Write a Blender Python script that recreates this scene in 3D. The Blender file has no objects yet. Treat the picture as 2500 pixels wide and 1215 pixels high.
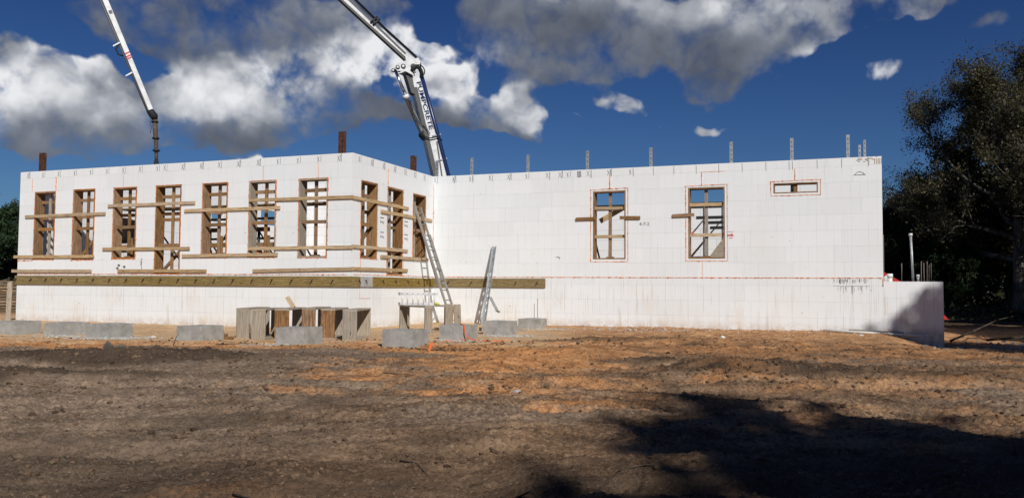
import bpy, math, random
import numpy as np
from mathutils import Matrix, Vector
random.seed(7)
RNG = np.random.default_rng(7)
R = math.radians
SC = bpy.context.scene
COL = SC.collection

# ------------------------------------------------------------------ camera
F, PITCH, ROLL, CAMZ = 1964.2, 0.0471, 0.0071, -0.281
cp, sp = math.cos(PITCH), math.sin(PITCH)
cr, sr = math.cos(ROLL), math.sin(ROLL)
FW = Vector((0, cp, sp)); UP0 = Vector((0, -sp, cp)); RT0 = Vector((1, 0, 0))
RT = RT0 * cr + UP0 * sr; UP = UP0 * cr - RT0 * sr
cd = bpy.data.cameras.new('camera'); camo = bpy.data.objects.new('camera', cd); COL.objects.link(camo)
cd.sensor_width = 36; cd.lens = F / 2500 * 36; cd.clip_start = 0.05; cd.clip_end = 3000
camo.matrix_world = Matrix(((RT.x, UP.x, -FW.x, 0), (RT.y, UP.y, -FW.y, 0), (RT.z, UP.z, -FW.z, CAMZ), (0, 0, 0, 1)))
SC.camera = camo

# ------------------------------------------------------------------ exposure
SC.render.engine = 'CYCLES'
vs = SC.view_settings
vs.view_transform = 'Standard'; vs.look = 'None'; vs.exposure = 0.0; vs.gamma = 1.0; vs.use_curve_mapping = False
SC.render.resolution_x, SC.render.resolution_y = 1024, 497

# ------------------------------------------------------------------ sun and sky
SUN_AZ, SUN_EL = 21.3, 35.0       # azimuth measured from -Y towards +X
SUND = Vector((math.sin(R(SUN_AZ)) * math.cos(R(SUN_EL)), -math.cos(R(SUN_AZ)) * math.cos(R(SUN_EL)), math.sin(R(SUN_EL))))
sl = bpy.data.lights.new('sun', 'SUN'); sl.energy = 4.25; sl.angle = R(0.53); sl.color = (1.0, 0.972, 0.928)
so = bpy.data.objects.new('sun', sl); COL.objects.link(so)
so.rotation_euler = (-SUND).to_track_quat('-Z', 'Y').to_euler()

SKY_STRENGTH = 0.055
world = bpy.data.worlds.new('World'); SC.world = world; world.use_nodes = True

class NT:
    def __init__(s, nt): s.nt = nt; s.L = nt.links
    def n(s, t, **k):
        o = s.nt.nodes.new(t)
        for a, b in k.items(): setattr(o, a, b)
        return o
    def set(s, sock, v):
        if v is None: return
        if hasattr(v, 'node'): s.L.new(v, sock)
        else:
            try: sock.default_value = v
            except Exception:
                sock.default_value = tuple(v) + (1,) if len(v) == 3 else v
    def math(s, op, a, b=None, c=None, clamp=False):
        o = s.n('ShaderNodeMath', operation=op, use_clamp=clamp)
        s.set(o.inputs[0], a); s.set(o.inputs[1], b); s.set(o.inputs[2], c)
        return o.outputs[0]
    def vmath(s, op, a, b=None, c=None):
        o = s.n('ShaderNodeVectorMath', operation=op)
        s.set(o.inputs[0], a)
        if b is not None: s.set(o.inputs[3 if op == 'SCALE' else 1], b)
        if c is not None: s.set(o.inputs[2], c)
        return o.outputs['Value'] if op in ('LENGTH', 'DOT_PRODUCT', 'DISTANCE') else o.outputs[0]
    def noise(s, vec, scale, detail=4, rough=.5, dist=0, dims='3D', out=0):
        o = s.n('ShaderNodeTexNoise', noise_dimensions=dims)
        s.set(o.inputs['Vector'], vec); o.inputs['Scale'].default_value = scale
        o.inputs['Detail'].default_value = detail; o.inputs['Roughness'].default_value = rough
        o.inputs['Distortion'].default_value = dist
        return o.outputs[out]
    def voro(s, vec, scale, feature='F1', detail=0, rough=.5, smooth=.5):
        o = s.n('ShaderNodeTexVoronoi', feature=feature)
        s.set(o.inputs['Vector'], vec); o.inputs['Scale'].default_value = scale
        o.inputs['Detail'].default_value = detail; o.inputs['Roughness'].default_value = rough
        if feature == 'SMOOTH_F1': o.inputs['Smoothness'].default_value = smooth
        return o.outputs['Distance']
    def mr(s, v, a, b, c=0., d=1., kind='LINEAR'):
        o = s.n('ShaderNodeMapRange', interpolation_type=kind)
        s.set(o.inputs[0], v); s.set(o.inputs[1], a); s.set(o.inputs[2], b); s.set(o.inputs[3], c); s.set(o.inputs[4], d)
        return o.outputs[0]
    def mix(s, f, a, b, mode='MIX'):
        o = s.n('ShaderNodeMix', data_type='RGBA', blend_type=mode)
        s.set(o.inputs[0], f); s.set(o.inputs[6], a); s.set(o.inputs[7], b)
        return o.outputs[2]
    def sep(s, v):
        o = s.n('ShaderNodeSeparateXYZ'); s.set(o.inputs[0], v); return o.outputs
    def comb(s, x, y, z=0.):
        o = s.n('ShaderNodeCombineXYZ'); s.set(o.inputs[0], x); s.set(o.inputs[1], y); s.set(o.inputs[2], z); return o.outputs[0]
    def ramp(s, f, stops):
        o = s.n('ShaderNodeValToRGB'); e = o.color_ramp.elements
        while len(e) < len(stops): e.new(.5)
        for el, (p, c) in zip(e, stops): el.position = p; el.color = tuple(c) + (1,)
        s.set(o.inputs[0], f); return o.outputs[0]

def build_sky():
    t = NT(world.node_tree); t.nt.nodes.clear()
    sky = t.n('ShaderNodeTexSky', sky_type='NISHITA')
    sky.sun_disc = False; sky.sun_elevation = R(SUN_EL); sky.sun_rotation = R(180 - SUN_AZ)
    sky.air_density = 1.0; sky.dust_density = 0.3; sky.ozone_density = 2.5; sky.altitude = 300
    tc = t.n('ShaderNodeTexCoord'); D = tc.outputs['Generated']
    x, y, z = t.sep(D)
    tint = t.mix(t.mr(z, .10, .34), (.33, .52, .80), (.185, .355, .70))
    blue = t.mix(1.0, sky.outputs[0], tint, 'MULTIPLY')
    az = t.math('ARCTAN2', x, y); el = t.math('ARCSINE', z)
    w1 = t.noise(D, 5.0, 4, .55, out=1); w2 = t.noise(D, 17.0, 3, .55, out=1)
    wa = t.vmath('SCALE', t.vmath('SUBTRACT', w1, (.5, .5, .5)), .10)
    wb = t.vmath('SCALE', t.vmath('SUBTRACT', w2, (.5, .5, .5)), .045)
    P = t.vmath('ADD', t.comb(az, el, 0.), t.vmath('ADD', wa, wb))
    # clouds: centre (azimuth, elevation), half sizes in radians, weight, brightness of that part
    CL = CLOUDS
    sw = sb = None
    for (ca, ce, ra, re_, w, b) in CL:
        v = t.vmath('MULTIPLY_ADD', P, (1 / ra, 1 / re_, 0.), (-ca / ra, -ce / re_, 0.))
        g = t.mr(t.vmath('LENGTH', v), 0., 1.42, w, 0., 'SMOOTHSTEP')
        sw = g if sw is None else t.math('ADD', sw, g)
        sb = t.math('MULTIPLY', g, b) if sb is None else t.math('MULTIPLY_ADD', g, b, sb)
    tone = t.math('DIVIDE', sb, t.math('ADD', sw, 1e-4))
    # the rest of the sky away from the building carries the same scattered cumulus
    far = t.math('MAXIMUM', t.mr(t.math('ABSOLUTE', az), .66, .82), t.mr(el, .36, .50))
    gen = t.math('MULTIPLY', t.mr(t.noise(D, 2.6, 3, .5), .46, .64, 0., .9), far)
    # keep it partly clear around the sun
    sd = t.vmath('DOT_PRODUCT', D, tuple(SUND))
    gen = t.math('MULTIPLY', gen, t.mr(sd, .75, .95, 1., 0.))
    tone = t.mix(t.math('MINIMUM', t.math('MULTIPLY', gen, 2.), 1.), tone, (.6, .6, .6))
    fld = t.math('ADD', t.math('MINIMUM', t.math('MULTIPLY', sw, 1.38), 1.10), gen)
    warp = t.vmath('ADD', D, t.vmath('SCALE', t.vmath('SUBTRACT', w2, (.5, .5, .5)), .03))
    fb = t.noise(warp, 9.0, 11, .60)
    bil = t.voro(warp, 17.0, 'F1', 3.5, .55)
    upv = Vector((-.10, -.25, .96)).normalized()
    warp2 = t.vmath('ADD', warp, tuple(upv * .022))
    fb2 = t.noise(warp2, 9.0, 8, .56)
    bil2 = t.voro(warp2, 17.0, 'F1', 3.5, .55)
    d = t.math('ADD', fld, t.math('MULTIPLY', t.math('SUBTRACT', fb, .5), 1.9))
    d = t.math('ADD', d, t.math('MULTIPLY', t.math('SUBTRACT', .42, bil), .50))
    cover = t.mr(d, .32, t.mr(tone, .4, .85, 1.02, .70), 0., 1., 'SMOOTHSTEP')
    lit = t.math('ADD', t.math('MULTIPLY', t.math('SUBTRACT', fb, fb2), 1.5), t.math('MULTIPLY', t.math('SUBTRACT', bil2, bil), .55))
    fl1 = t.noise(warp, 7.5, 4, .5); fl2 = t.noise(t.vmath('ADD', warp, tuple(upv * .034)), 7.5, 4, .5)
    bl1 = t.voro(warp, 13.0, 'F1', 1.6, .5); bl2 = t.voro(t.vmath('ADD', warp, tuple(upv * .024)), 13.0, 'F1', 1.6, .5)
    lit = t.math('ADD', t.math('MULTIPLY', t.math('SUBTRACT', fl1, fl2), 2.0), t.math('MULTIPLY', t.math('SUBTRACT', bl2, bl1), .55))
    lit = t.math('ADD', lit, t.math('MULTIPLY', t.math('SUBTRACT', bil2, bil), .38))
    soft = t.math('MULTIPLY', t.math('SUBTRACT', t.noise(warp, 4.0, 4, .5), .5), .34)
    br = t.math('ADD', t.math('ADD', tone, soft), t.math('MULTIPLY', lit, t.mr(tone, .25, .8, .16, .62)))
    br = t.math('MAXIMUM', t.math('MINIMUM', br, 1.08), .22)
    ccol = t.ramp(br, [(0.0, (.028, .036, .052)), (.28, (.098, .110, .135)), (.5, (.185, .205, .245)), (.72, (.40, .42, .46)), (.9, (.70, .715, .74)), (1.0, (.84, .85, .87))])
    ccol = t.vmath('SCALE', ccol, 1 / SKY_STRENGTH)
    col = t.mix(t.math('MULTIPLY', cover, .97), blue, ccol)
    bg = t.n('ShaderNodeBackground'); t.L.new(col, bg.inputs[0]); bg.inputs[1].default_value = SKY_STRENGTH
    out = t.n('ShaderNodeOutputWorld'); t.L.new(bg.outputs[0], out.inputs[0])

def sky_dir(px, py):
    d = (FW + RT * ((px - 1250) / F) - UP * ((py - 607.5) / F)).normalized()
    return math.atan2(d.x, d.y), math.asin(d.z)
# (frame position of the cloud as seen from the site, half width, half height, weight, brightness)
_C = [
 (40,130,95,55,.8,.80),(0,190,120,80,.9,.85),(225,190,70,50,.8,.95),(130,235,150,65,1.,.80),(215,245,120,60,.9,.72),
 (90,300,170,55,1.,.42),(240,325,150,45,.9,.40),(60,345,140,35,.7,.36),(330,300,90,50,.6,.45),
 (440,185,80,50,.9,.97),(530,195,100,60,1.,.98),(640,190,110,60,1.,.97),(720,205,80,60,.9,.92),(560,250,150,55,.9,.80),(440,250,90,60,.9,.66),(660,270,110,50,.9,.76),
 (500,315,140,38,.9,.28),(610,320,130,38,.9,.30),(410,320,60,30,.5,.40),
 (960,110,110,45,1.,1.0),(1075,120,55,30,.9,.95),(880,165,120,70,1.,.98),(1010,190,110,60,.9,.86),(1080,215,70,45,.6,.72),
 (820,255,110,50,.9,.36),(930,290,150,48,1.,.25),(1040,300,100,36,.8,.34),
 (1140,265,70,42,.9,.84),(1235,245,60,34,.8,.90),(1290,275,60,38,.9,.86),(1165,320,110,28,.8,.46),(1290,325,55,18,.5,.38),
 (300,30,190,75,.9,.36),(480,45,210,90,1.,.34),(640,95,110,50,.7,.36),(810,40,150,65,.9,.44),(680,10,110,50,.8,.38),(770,110,80,30,.5,.46),(960,20,100,35,.6,.42),(200,10,100,40,.5,.45),
 (1200,40,110,90,.9,.34),(1350,70,170,90,1.,.36),(1550,110,190,75,1.,.33),(1720,150,150,60,.9,.36),(1480,5,170,40,.9,.74),(1780,10,120,45,.8,.78),(1880,70,170,75,1.,.50),(2010,75,110,60,1.,.74),(2090,25,130,50,.9,.68),(2220,5,90,28,.6,.52),
 (1310,190,130,55,.9,.36),(1260,130,70,50,.7,.48),(1440,200,120,40,.6,.38),(1740,205,80,36,.7,.36),(1660,130,80,28,.5,.60),(1850,160,90,35,.45,.42),(1180,135,35,30,.45,.66),
 (1525,243,78,28,.85,.74),(1450,258,40,16,.4,.55),(1620,278,44,15,.6,.58),(1728,289,60,20,.85,.68),(1545,283,30,9,.35,.5),(1420,295,16,8,.4,.6),
 (2156,182,66,54,.92,.70),(2430,70,70,28,.62,.42),(2165,470,14,40,.5,.6),
 (1600,45,200,80,.9,.50),(1950,35,170,70,.9,.56),(2150,25,150,42,.8,.62),(1400,120,170,80,.9,.35),(1200,120,90,70,.8,.38),(1580,60,120,50,.5,.68),
 (780,195,120,70,.8,.78),(745,300,90,50,.8,.40),(1120,195,80,50,.7,.76),(1220,300,110,40,.8,.62),(360,90,150,60,.7,.36),(900,60,130,50,.6,.46),(10,230,110,70,.8,.8),(340,250,90,60,.7,.55),
 (610,376,40,16,.9,.88),(540,386,60,12,.6,.7),
]
CLOUDS = []
for (px, py, rx, ry, w, b) in _C:
    a, e = sky_dir(px, py); CLOUDS.append((a, e, rx / F, ry / F, w, b))
build_sky()

# ------------------------------------------------------------------ object helpers
WM = {}
def link(name, data, parent=None, M=None, mat=None):
    o = bpy.data.objects.new(name, data); COL.objects.link(o)
    M = M or Matrix.Identity(4)
    if parent is not None:
        o.parent = parent; o.matrix_basis = WM[parent.name].inverted() @ M
    else: o.matrix_basis = M
    WM[o.name] = M.copy()
    if mat is not None and data is not None and not data.materials: data.materials.append(mat)
    return o
def tag(o, label=None, cat=None, group=None, kind=None):
    if label: o['label'] = label
    if cat: o['category'] = cat
    if group: o['group'] = group
    if kind: o['kind'] = kind
    return o
def empty(name, loc, label, cat, group=None):
    o = link(name, None, None, Matrix.Translation(Vector(loc))); o.empty_display_size = .2
    return tag(o, label, cat, group)
def mesh(name, V, Fc, uv=None, smooth=False):
    me = bpy.data.meshes.new(name); me.from_pydata([tuple(v) for v in V], [], [tuple(f) for f in Fc])
    if uv is not None:
        l = me.uv_layers.new(name='UVMap')
        vi = np.empty(len(me.loops), np.int32); me.loops.foreach_get('vertex_index', vi)
        l.data.foreach_set('uv', np.asarray(uv, np.float32)[vi].ravel())
    if smooth: me.polygons.foreach_set('use_smooth', [True] * len(me.polygons))
    me.update(); return me
def npmesh(name, V, Q, smooth=False, attr=None):
    """V (n,3); Q (m,k) int faces; attr: dict name -> per-face float"""
    me = bpy.data.meshes.new(name); V = np.asarray(V, np.float32); Q = np.asarray(Q, np.int32)
    m, k = Q.shape
    me.vertices.add(len(V)); me.vertices.foreach_set('co', V.ravel())
    me.loops.add(m * k); me.loops.foreach_set('vertex_index', Q.ravel())
    me.polygons.add(m); me.polygons.foreach_set('loop_start', np.arange(0, m * k, k, dtype=np.int32))
    me.update(calc_edges=True); me.validate()
    me.polygons.foreach_set('use_smooth', np.full(m, smooth))
    for nm, a in (attr or {}).items():
        at = me.attributes.new(nm, 'FLOAT', 'FACE'); at.data.foreach_set('value', np.asarray(a, np.float32))
    me.update(); return me
def box_geo(lx, ly, lz, c=(0, 0, 0), bev=0.0):
    hx, hy, hz = lx / 2, ly / 2, lz / 2
    if bev <= 0:
        V = [(sx * hx + c[0], sy * hy + c[1], sz * hz + c[2]) for sx in (-1, 1) for sy in (-1, 1) for sz in (-1, 1)]
        return V, [(0, 1, 3, 2), (4, 6, 7, 5), (0, 4, 5, 1), (2, 3, 7, 6), (0, 2, 6, 4), (1, 5, 7, 3)]
    # chamfer round the long axis X
    b = min(bev, hy * .4, hz * .4)
    sec = [(-hy + b, -hz), (hy - b, -hz), (hy, -hz + b), (hy, hz - b), (hy - b, hz), (-hy + b, hz), (-hy, hz - b), (-hy, -hz + b)]
    V = [(s * hx + c[0], y + c[1], z + c[2]) for s in (-1, 1) for (y, z) in sec]
    Fc = [tuple(range(7, -1, -1)), tuple(range(8, 16))] + [(i, (i + 1) % 8, 8 + (i + 1) % 8, 8 + i) for i in range(8)]
    return V, Fc
class MB:
    def __init__(s): s.V = []; s.F = []
    def add(s, V, Fc, M=None):
        b = len(s.V)
        for v in V: s.V.append(tuple(M @ Vector(v)) if M is not None else tuple(v))
        s.F += [tuple(b + i for i in f) for f in Fc]
    def bar(s, a, b, w, t, wdir, bev=0.0):
        M, L = frame(a, b, wdir); V, Fc = box_geo(L, w, t, bev=bev); s.add(V, Fc, M)
    def tube(s, pts, r, n=6, cap=True):
        V, Fc = tube_geo(pts, r, n, cap); s.add(V, Fc)
    def mesh(s, name, smooth=False): return mesh(name, s.V, s.F, None, smooth)
def frame(a, b, wdir):
    a = Vector(a); b = Vector(b); x = (b - a); L = x.length; x.normalize()
    w = Vector(wdir); y = (w - x * w.dot(x))
    if y.length < 1e-5: y = x.orthogonal()
    y.normalize(); zz = x.cross(y); c = (a + b) / 2
    return Matrix(((x.x, y.x, zz.x, c.x), (x.y, y.y, zz.y, c.y), (x.z, y.z, zz.z, c.z), (0, 0, 0, 1))), L
def board(name, parent, a, b, w, t, wdir, mat, bev=.003):
    """a board as its own object: local X along its length, Y across its width"""
    M, L = frame(a, b, wdir); V, Fc = box_geo(L, w, t, bev=bev)
    return link(name, mesh(name, V, Fc), parent, M, mat)
def tube_geo(pts, r, n=6, cap=True):
    pts = [Vector(p) for p in pts]; k = len(pts)
    rs = list(r) if hasattr(r, '__len__') else [r] * k
    V = []; Fc = []; up = None
    for i, p in enumerate(pts):
        t = (pts[min(i + 1, k - 1)] - pts[max(i - 1, 0)]).normalized()
        if up is None: up = t.orthogonal().normalized()
        else:
            up = up - t * up.dot(t)
            up = up.normalized() if up.length > 1e-6 else t.orthogonal().normalized()
        s = t.cross(up)
        for j in range(n):
            a = 2 * math.pi * j / n
            V.append(tuple(p + (up * math.cos(a) + s * math.sin(a)) * rs[i]))
    for i in range(k - 1):
        for j in range(n):
            j2 = (j + 1) % n; Fc.append((i * n + j, i * n + j2, (i + 1) * n + j2, (i + 1) * n + j))
    if cap: Fc += [tuple(range(n - 1, -1, -1)), tuple((k - 1) * n + j for j in range(n))]
    return V, Fc
def tubeobj(name, parent, pts, r, mat, n=8, M=None, smooth=True):
    pts = [Vector(p) for p in pts]
    c = pts[0]; V, Fc = tube_geo([p - c for p in pts], r, n)
    return link(name, mesh(name, V, Fc, None, smooth), parent, Matrix.Translation(c), mat)
def prism(poly, d0, d1):
    """polygon in local XZ extruded along local Y"""
    n = len(poly); V = [(x, d0, z) for x, z in poly] + [(x, d1, z) for x, z in poly]
    return V, [tuple(range(n)), tuple(range(2 * n - 1, n - 1, -1))] + [(i, n + i, n + (i + 1) % n, (i + 1) % n) for i in range(n)]
def text_mesh(body, size, extrude=.002, bold=0.0):
    cu = bpy.data.curves.new('lettering', 'FONT'); cu.body = body; cu.size = size; cu.extrude = extrude; cu.offset = bold
    cu.align_x = 'CENTER'; cu.align_y = 'CENTER'; cu.resolution_u = 3
    o = bpy.data.objects.new('lettering_tmp', cu); COL.objects.link(o)
    dg = bpy.context.evaluated_depsgraph_get(); me = bpy.data.meshes.new_from_object(o.evaluated_get(dg))
    bpy.data.objects.remove(o); bpy.data.curves.remove(cu); return me

# ------------------------------------------------------------------ noise in numpy (terrain and soil patches)
def vnoise(x, y, seed=0):
    xi = np.floor(x).astype(np.int64); yi = np.floor(y).astype(np.int64); xf = x - xi; yf = y - yi
    u = xf * xf * xf * (xf * (xf * 6 - 15) + 10); v = yf * yf * yf * (yf * (yf * 6 - 15) + 10)
    def g(ix, iy, dx, dy):
        h = (ix * 374761393 + iy * 668265263 + seed * 1442695041) & 0xffffffff
        h = ((h ^ (h >> 13)) * 1274126177) & 0xffffffff; h = h ^ (h >> 16)
        a = (h & 0xffff).astype(np.float64) * (2 * np.pi / 65536)
        return np.cos(a) * dx + np.sin(a) * dy
    n00 = g(xi, yi, xf, yf); n10 = g(xi + 1, yi, xf - 1, yf); n01 = g(xi, yi + 1, xf, yf - 1); n11 = g(xi + 1, yi + 1, xf - 1, yf - 1)
    return ((n00 * (1 - u) + n10 * u) * (1 - v) + (n01 * (1 - u) + n11 * u) * v) * 1.5
def fbm(x, y, oct=4, seed=0, rough=.5):
    s = 0; a = 1; f = 1; t = 0
    for i in range(oct):
        s = s + a * vnoise(x * f + i * 17.3, y * f - i * 9.1, seed + i); t += a; a *= rough; f *= 2.03
    return s / t
def sstep(a, b, x):
    t = np.clip((x - a) / (b - a), 0, 1); return t * t * (3 - 2 * t)

# ------------------------------------------------------------------ wall frames of the building
TH = 0.3572
U = Vector((math.cos(TH), -math.sin(TH), 0)); N = Vector((math.sin(TH), math.cos(TH), 0))
A = Vector((-14.780, 24.055, 0)); L1, L2, L3 = 11.5036, 4.5932, 12.4107
B = A + U * L1; Cc = B + N * L2; Dd = Cc + U * L3
FR = {'AB': (A, U, -N), 'BC': (B, N, U), 'CD': (Cc, U, -N)}
def W(w, s, z, off=0.0):
    P, d, o = FR[w]; p = P + d * s + o * off; return Vector((p.x, p.y, z))
ZT = 3.05; GZ = -1.37
OPEN = {
 'AB': [(.625, 1.448, .430, 2.425), (2.155, 2.985, .410, 2.445), (3.685, 4.535, .436, 2.443), (5.228, 6.108, .010, 2.448), (6.835, 7.670, .450, 2.447), (8.370, 9.220, .446, 2.449), (9.925, 10.790, .432, 2.445)],
 'BC': [(.418, 1.243, .432, 2.409), (1.780, 2.662, .020, 2.406), (3.265, 4.073, .498, 2.389)],
 'CD': [(4.985, 5.918, .506, 2.425), (7.630, 8.594, .510, 2.426), (9.826, 10.915, 2.194, 2.464)]}

# ------------------------------------------------------------------ ground
def base_h(x, y):
    h = -1.37 - .26 * (1 - sstep(4.0, 12.5, y)) 
    s = (x - Cc.x) * U.x + (y - Cc.y) * U.y           # along the right-hand wall
    d = (x - Cc.x) * N.x + (y - Cc.y) * N.y
    h = h - .30 * sstep(12.2, 13.6, s) * sstep(-7, -1.0, d)
    return h
def dark_mounds(x, y):
    m = 0
    for (cx, cy, rx, ry, hh) in ((-5.9, 11.0, 1.5, .45, .17), (-4.3, 11.4, 1.2, .40, .15), (-5.0, 9.7, 1.9, .40, .09), (-6.4, 9.3, 1.2, .5, .08),
                                 (2.8, 10.6, .8, .5, .15), (3.6, 10.3, .9, .35, .13), (4.4, 10.6, .7, .4, .10), (2.0, 11.4, 1.1, .3, .10),
                                 (1.6, 15.6, 1.3, .5, .16), (4.2, 15.5, 2.0, .5, .08), (1.3, 13.3, .9, .5, .08), (-.7, 11.0, .8, .3, .07),
                                 (5.6, 10.0, 1.0, .4, .10), (-2.9, 8.2, 1.2, .3, .05), (.6, 8.2, .9, .25, .05)):
        r = ((x - cx) / rx) ** 2 + ((y - cy) / ry) ** 2
        m = m + hh * np.exp(-r)
    return m
def relief(x, y):
    # pushed-up dirt, tyre ruts running roughly left-right, crumbs
    near = sstep(1.0, 3.0, y)
    flat = 1 - .65 * sstep(14.5, 16.5, y) * (1 - .8 * sstep(1.2, 2.6, x))
    q = x * .97 + y * .22; r = y * .97 - x * .22
    h = .050 * fbm(q * .45, r * .9, 3, 3) + .028 * fbm(q * .9, r * 2.2, 4, 11)
    rid = 1 - np.abs(fbm(q * .75, r * 2.9, 4, 23)) * 2.4
    h = h + .036 * np.clip(rid, 0, 1) ** 2 * sstep(-.1, .35, fbm(q * .3, r * .4, 2, 31))
    rough = sstep(-.15, .35, fbm(q * .55, r * .8, 3, 41))
    h = h + rough * (.026 * fbm(x * 5.2, y * 5.2, 3, 51) + .014 * np.abs(fbm(x * 13, y * 13, 2, 61)))
    c1_ = fbm(x * 6.5, y * 9, 4, 71, .68); h = h + .020 * c1_ + .045 * np.clip(np.abs(c1_) - .12, 0, 1) + .022 * np.abs(fbm(x * 22, y * 26, 2, 75))
    cr_ = 1 - np.abs(fbm(q * 3.2, r * 7.5, 3, 77)) * 3.0
    h = h + .030 * np.clip(cr_, 0, 1) ** 1.5 * sstep(-.25, .3, fbm(q * .8, r * 1.1, 2, 79))
    # tyre marks: pairs of shallow ruts with lug prints
    for (a0, b0, c0, wd) in ((.10, 9.3, .09, .16), (.10, 7.5, .09, .16), (-.06, 6.3, .0, .18), (-.03, 7.9, .0, .17), (.04, 5.4, .0, .16)):
        dd = (y - (b0 + a0 * x + .35 * np.sin(x * .35 + b0))) / wd
        rut = np.exp(-dd * dd); lug = np.sin((x + .6 * np.abs(dd)) * 40) * .5 + .5
        h = h - rut * (.030 + .012 * lug) + .022 * np.exp(-(np.abs(dd) - 1.6) ** 2 * 3)
    dm = dark_mounds(x, y)
    h = h + dm * (1 + .55 * fbm(x * 2.3, y * 2.3, 3, 81)) 
    return h * near * flat
def ground_h(x, y):
    x = np.asarray(x, float); y = np.asarray(y, float)
    return base_h(x, y) + relief(x, y)
def gz(x, y): return float(ground_h(np.array([x]), np.array([y]))[0])

def soil_attr(x, y):
    n1 = fbm(x * .55, y * 1.1, 4, 101); n2 = fbm(x * 1.6, y * 2.6, 4, 111); n3 = fbm(x * .3, y * .6, 3, 121)
    thr = 13.0 - 3.0 * np.exp(-((x - .1) / 1.9) ** 2) - .8 * sstep(2, 4, x)
    org = sstep(-.9, 1.0, y - thr + n1 * 3.4 + n2 * 1.2) * (.97 - .30 * sstep(.4, 2.2, x + .8 * n1))
    sand = sstep(13.6, 16.2, y + n2 * 2.2)
    xw = x + .5 * n2 + .3 * n1; yw = y + .35 * n2 + .25 * n1
    def blob(cx, cy, rx, ry, a): return a * np.exp(-(((xw - cx) / (rx * 1.15)) ** 2 + ((yw - cy) / (ry * 1.3)) ** 2))
    pat = 0
    for b in ((2.9, 10.3, .7, .5, .8), (4.2, 10.9, 1.6, .6, .7), (6.5, 10.5, 3, .8, .55), (-1.9, 10.2, .9, .5, .75), (-.4, 9.6, 1.1, .5, .7), (.8, 8.3, .9, .35, .6), (.2, 9.0, 1.0, .4, .55),
              (-1.3, 12.0, 1.6, .9, .9), (-.6, 13.2, 1.8, .7, .8), (-1.8, 5.2, .7, .25, .5), (-2.3, 9.0, .8, .3, .45), (.4, 11.3, 1.2, .5, .55), (-7.2, 13.6, 1.7, .5, .9), (-4.4, 13.2, 1.3, .6, .85), (3.6, 12.6, 3.0, .6, .4), (7.5, 14.5, 3, 1.2, .55)):
        pat = np.maximum(pat, blob(*b))
    org = np.maximum(org, .9 * sstep(.10, .95, pat + n2 * .5 + n1 * .2))
    org = np.maximum(org, .42 * sstep(-.6, 1.2, x + n1) * sstep(-.25, .45, n1 + n2 * .6) * (1 - sstep(7, 5, y)))
    # grey-brown tongue of fill over the sand on the left, darker crumbs on the mounds
    tongue = sstep(.15, .5, np.maximum(blob(-4.6, 12.9, 2.2, .75, 1.), np.maximum(blob(-2.6, 12.4, 1.4, .5, 1.), blob(-6.6, 12.3, 1.6, .5, 1.))) + n2 * .3)
    org = org * (1 - .9 * tongue)
    dk = sstep(.03, .11, dark_mounds(x, y) + n2 * .05) * .85
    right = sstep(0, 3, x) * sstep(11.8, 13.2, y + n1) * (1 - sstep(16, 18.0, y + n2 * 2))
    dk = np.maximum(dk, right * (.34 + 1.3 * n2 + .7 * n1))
    dk = np.maximum(dk, .5 * sstep(.1, .5, n3 + .3 * n2) * (1 - org))
    dk = np.where(org > .5, dk * .75, dk)
    gr = np.maximum(sstep(.0, .5, n3 * -1 + n1 * .5), .85 * sstep(.2, -3.2, x + 1.2 * n1 - .25 * (y - 8))) * (1 - org)
    gr = np.maximum(gr, blob(-3.1, 12.6, 1.1, .4, 1.) )
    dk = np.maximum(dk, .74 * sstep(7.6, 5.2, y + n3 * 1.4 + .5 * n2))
    far = sstep(26, 34, y)
    return np.clip(org, 0, 1), np.clip(dk, 0, 1), np.clip(gr, 0, 1), np.clip(sand, 0, 1) * (1 - far) * (1 - .75 * sstep(.3, 2.0, x + .6 * n1)), far

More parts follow.
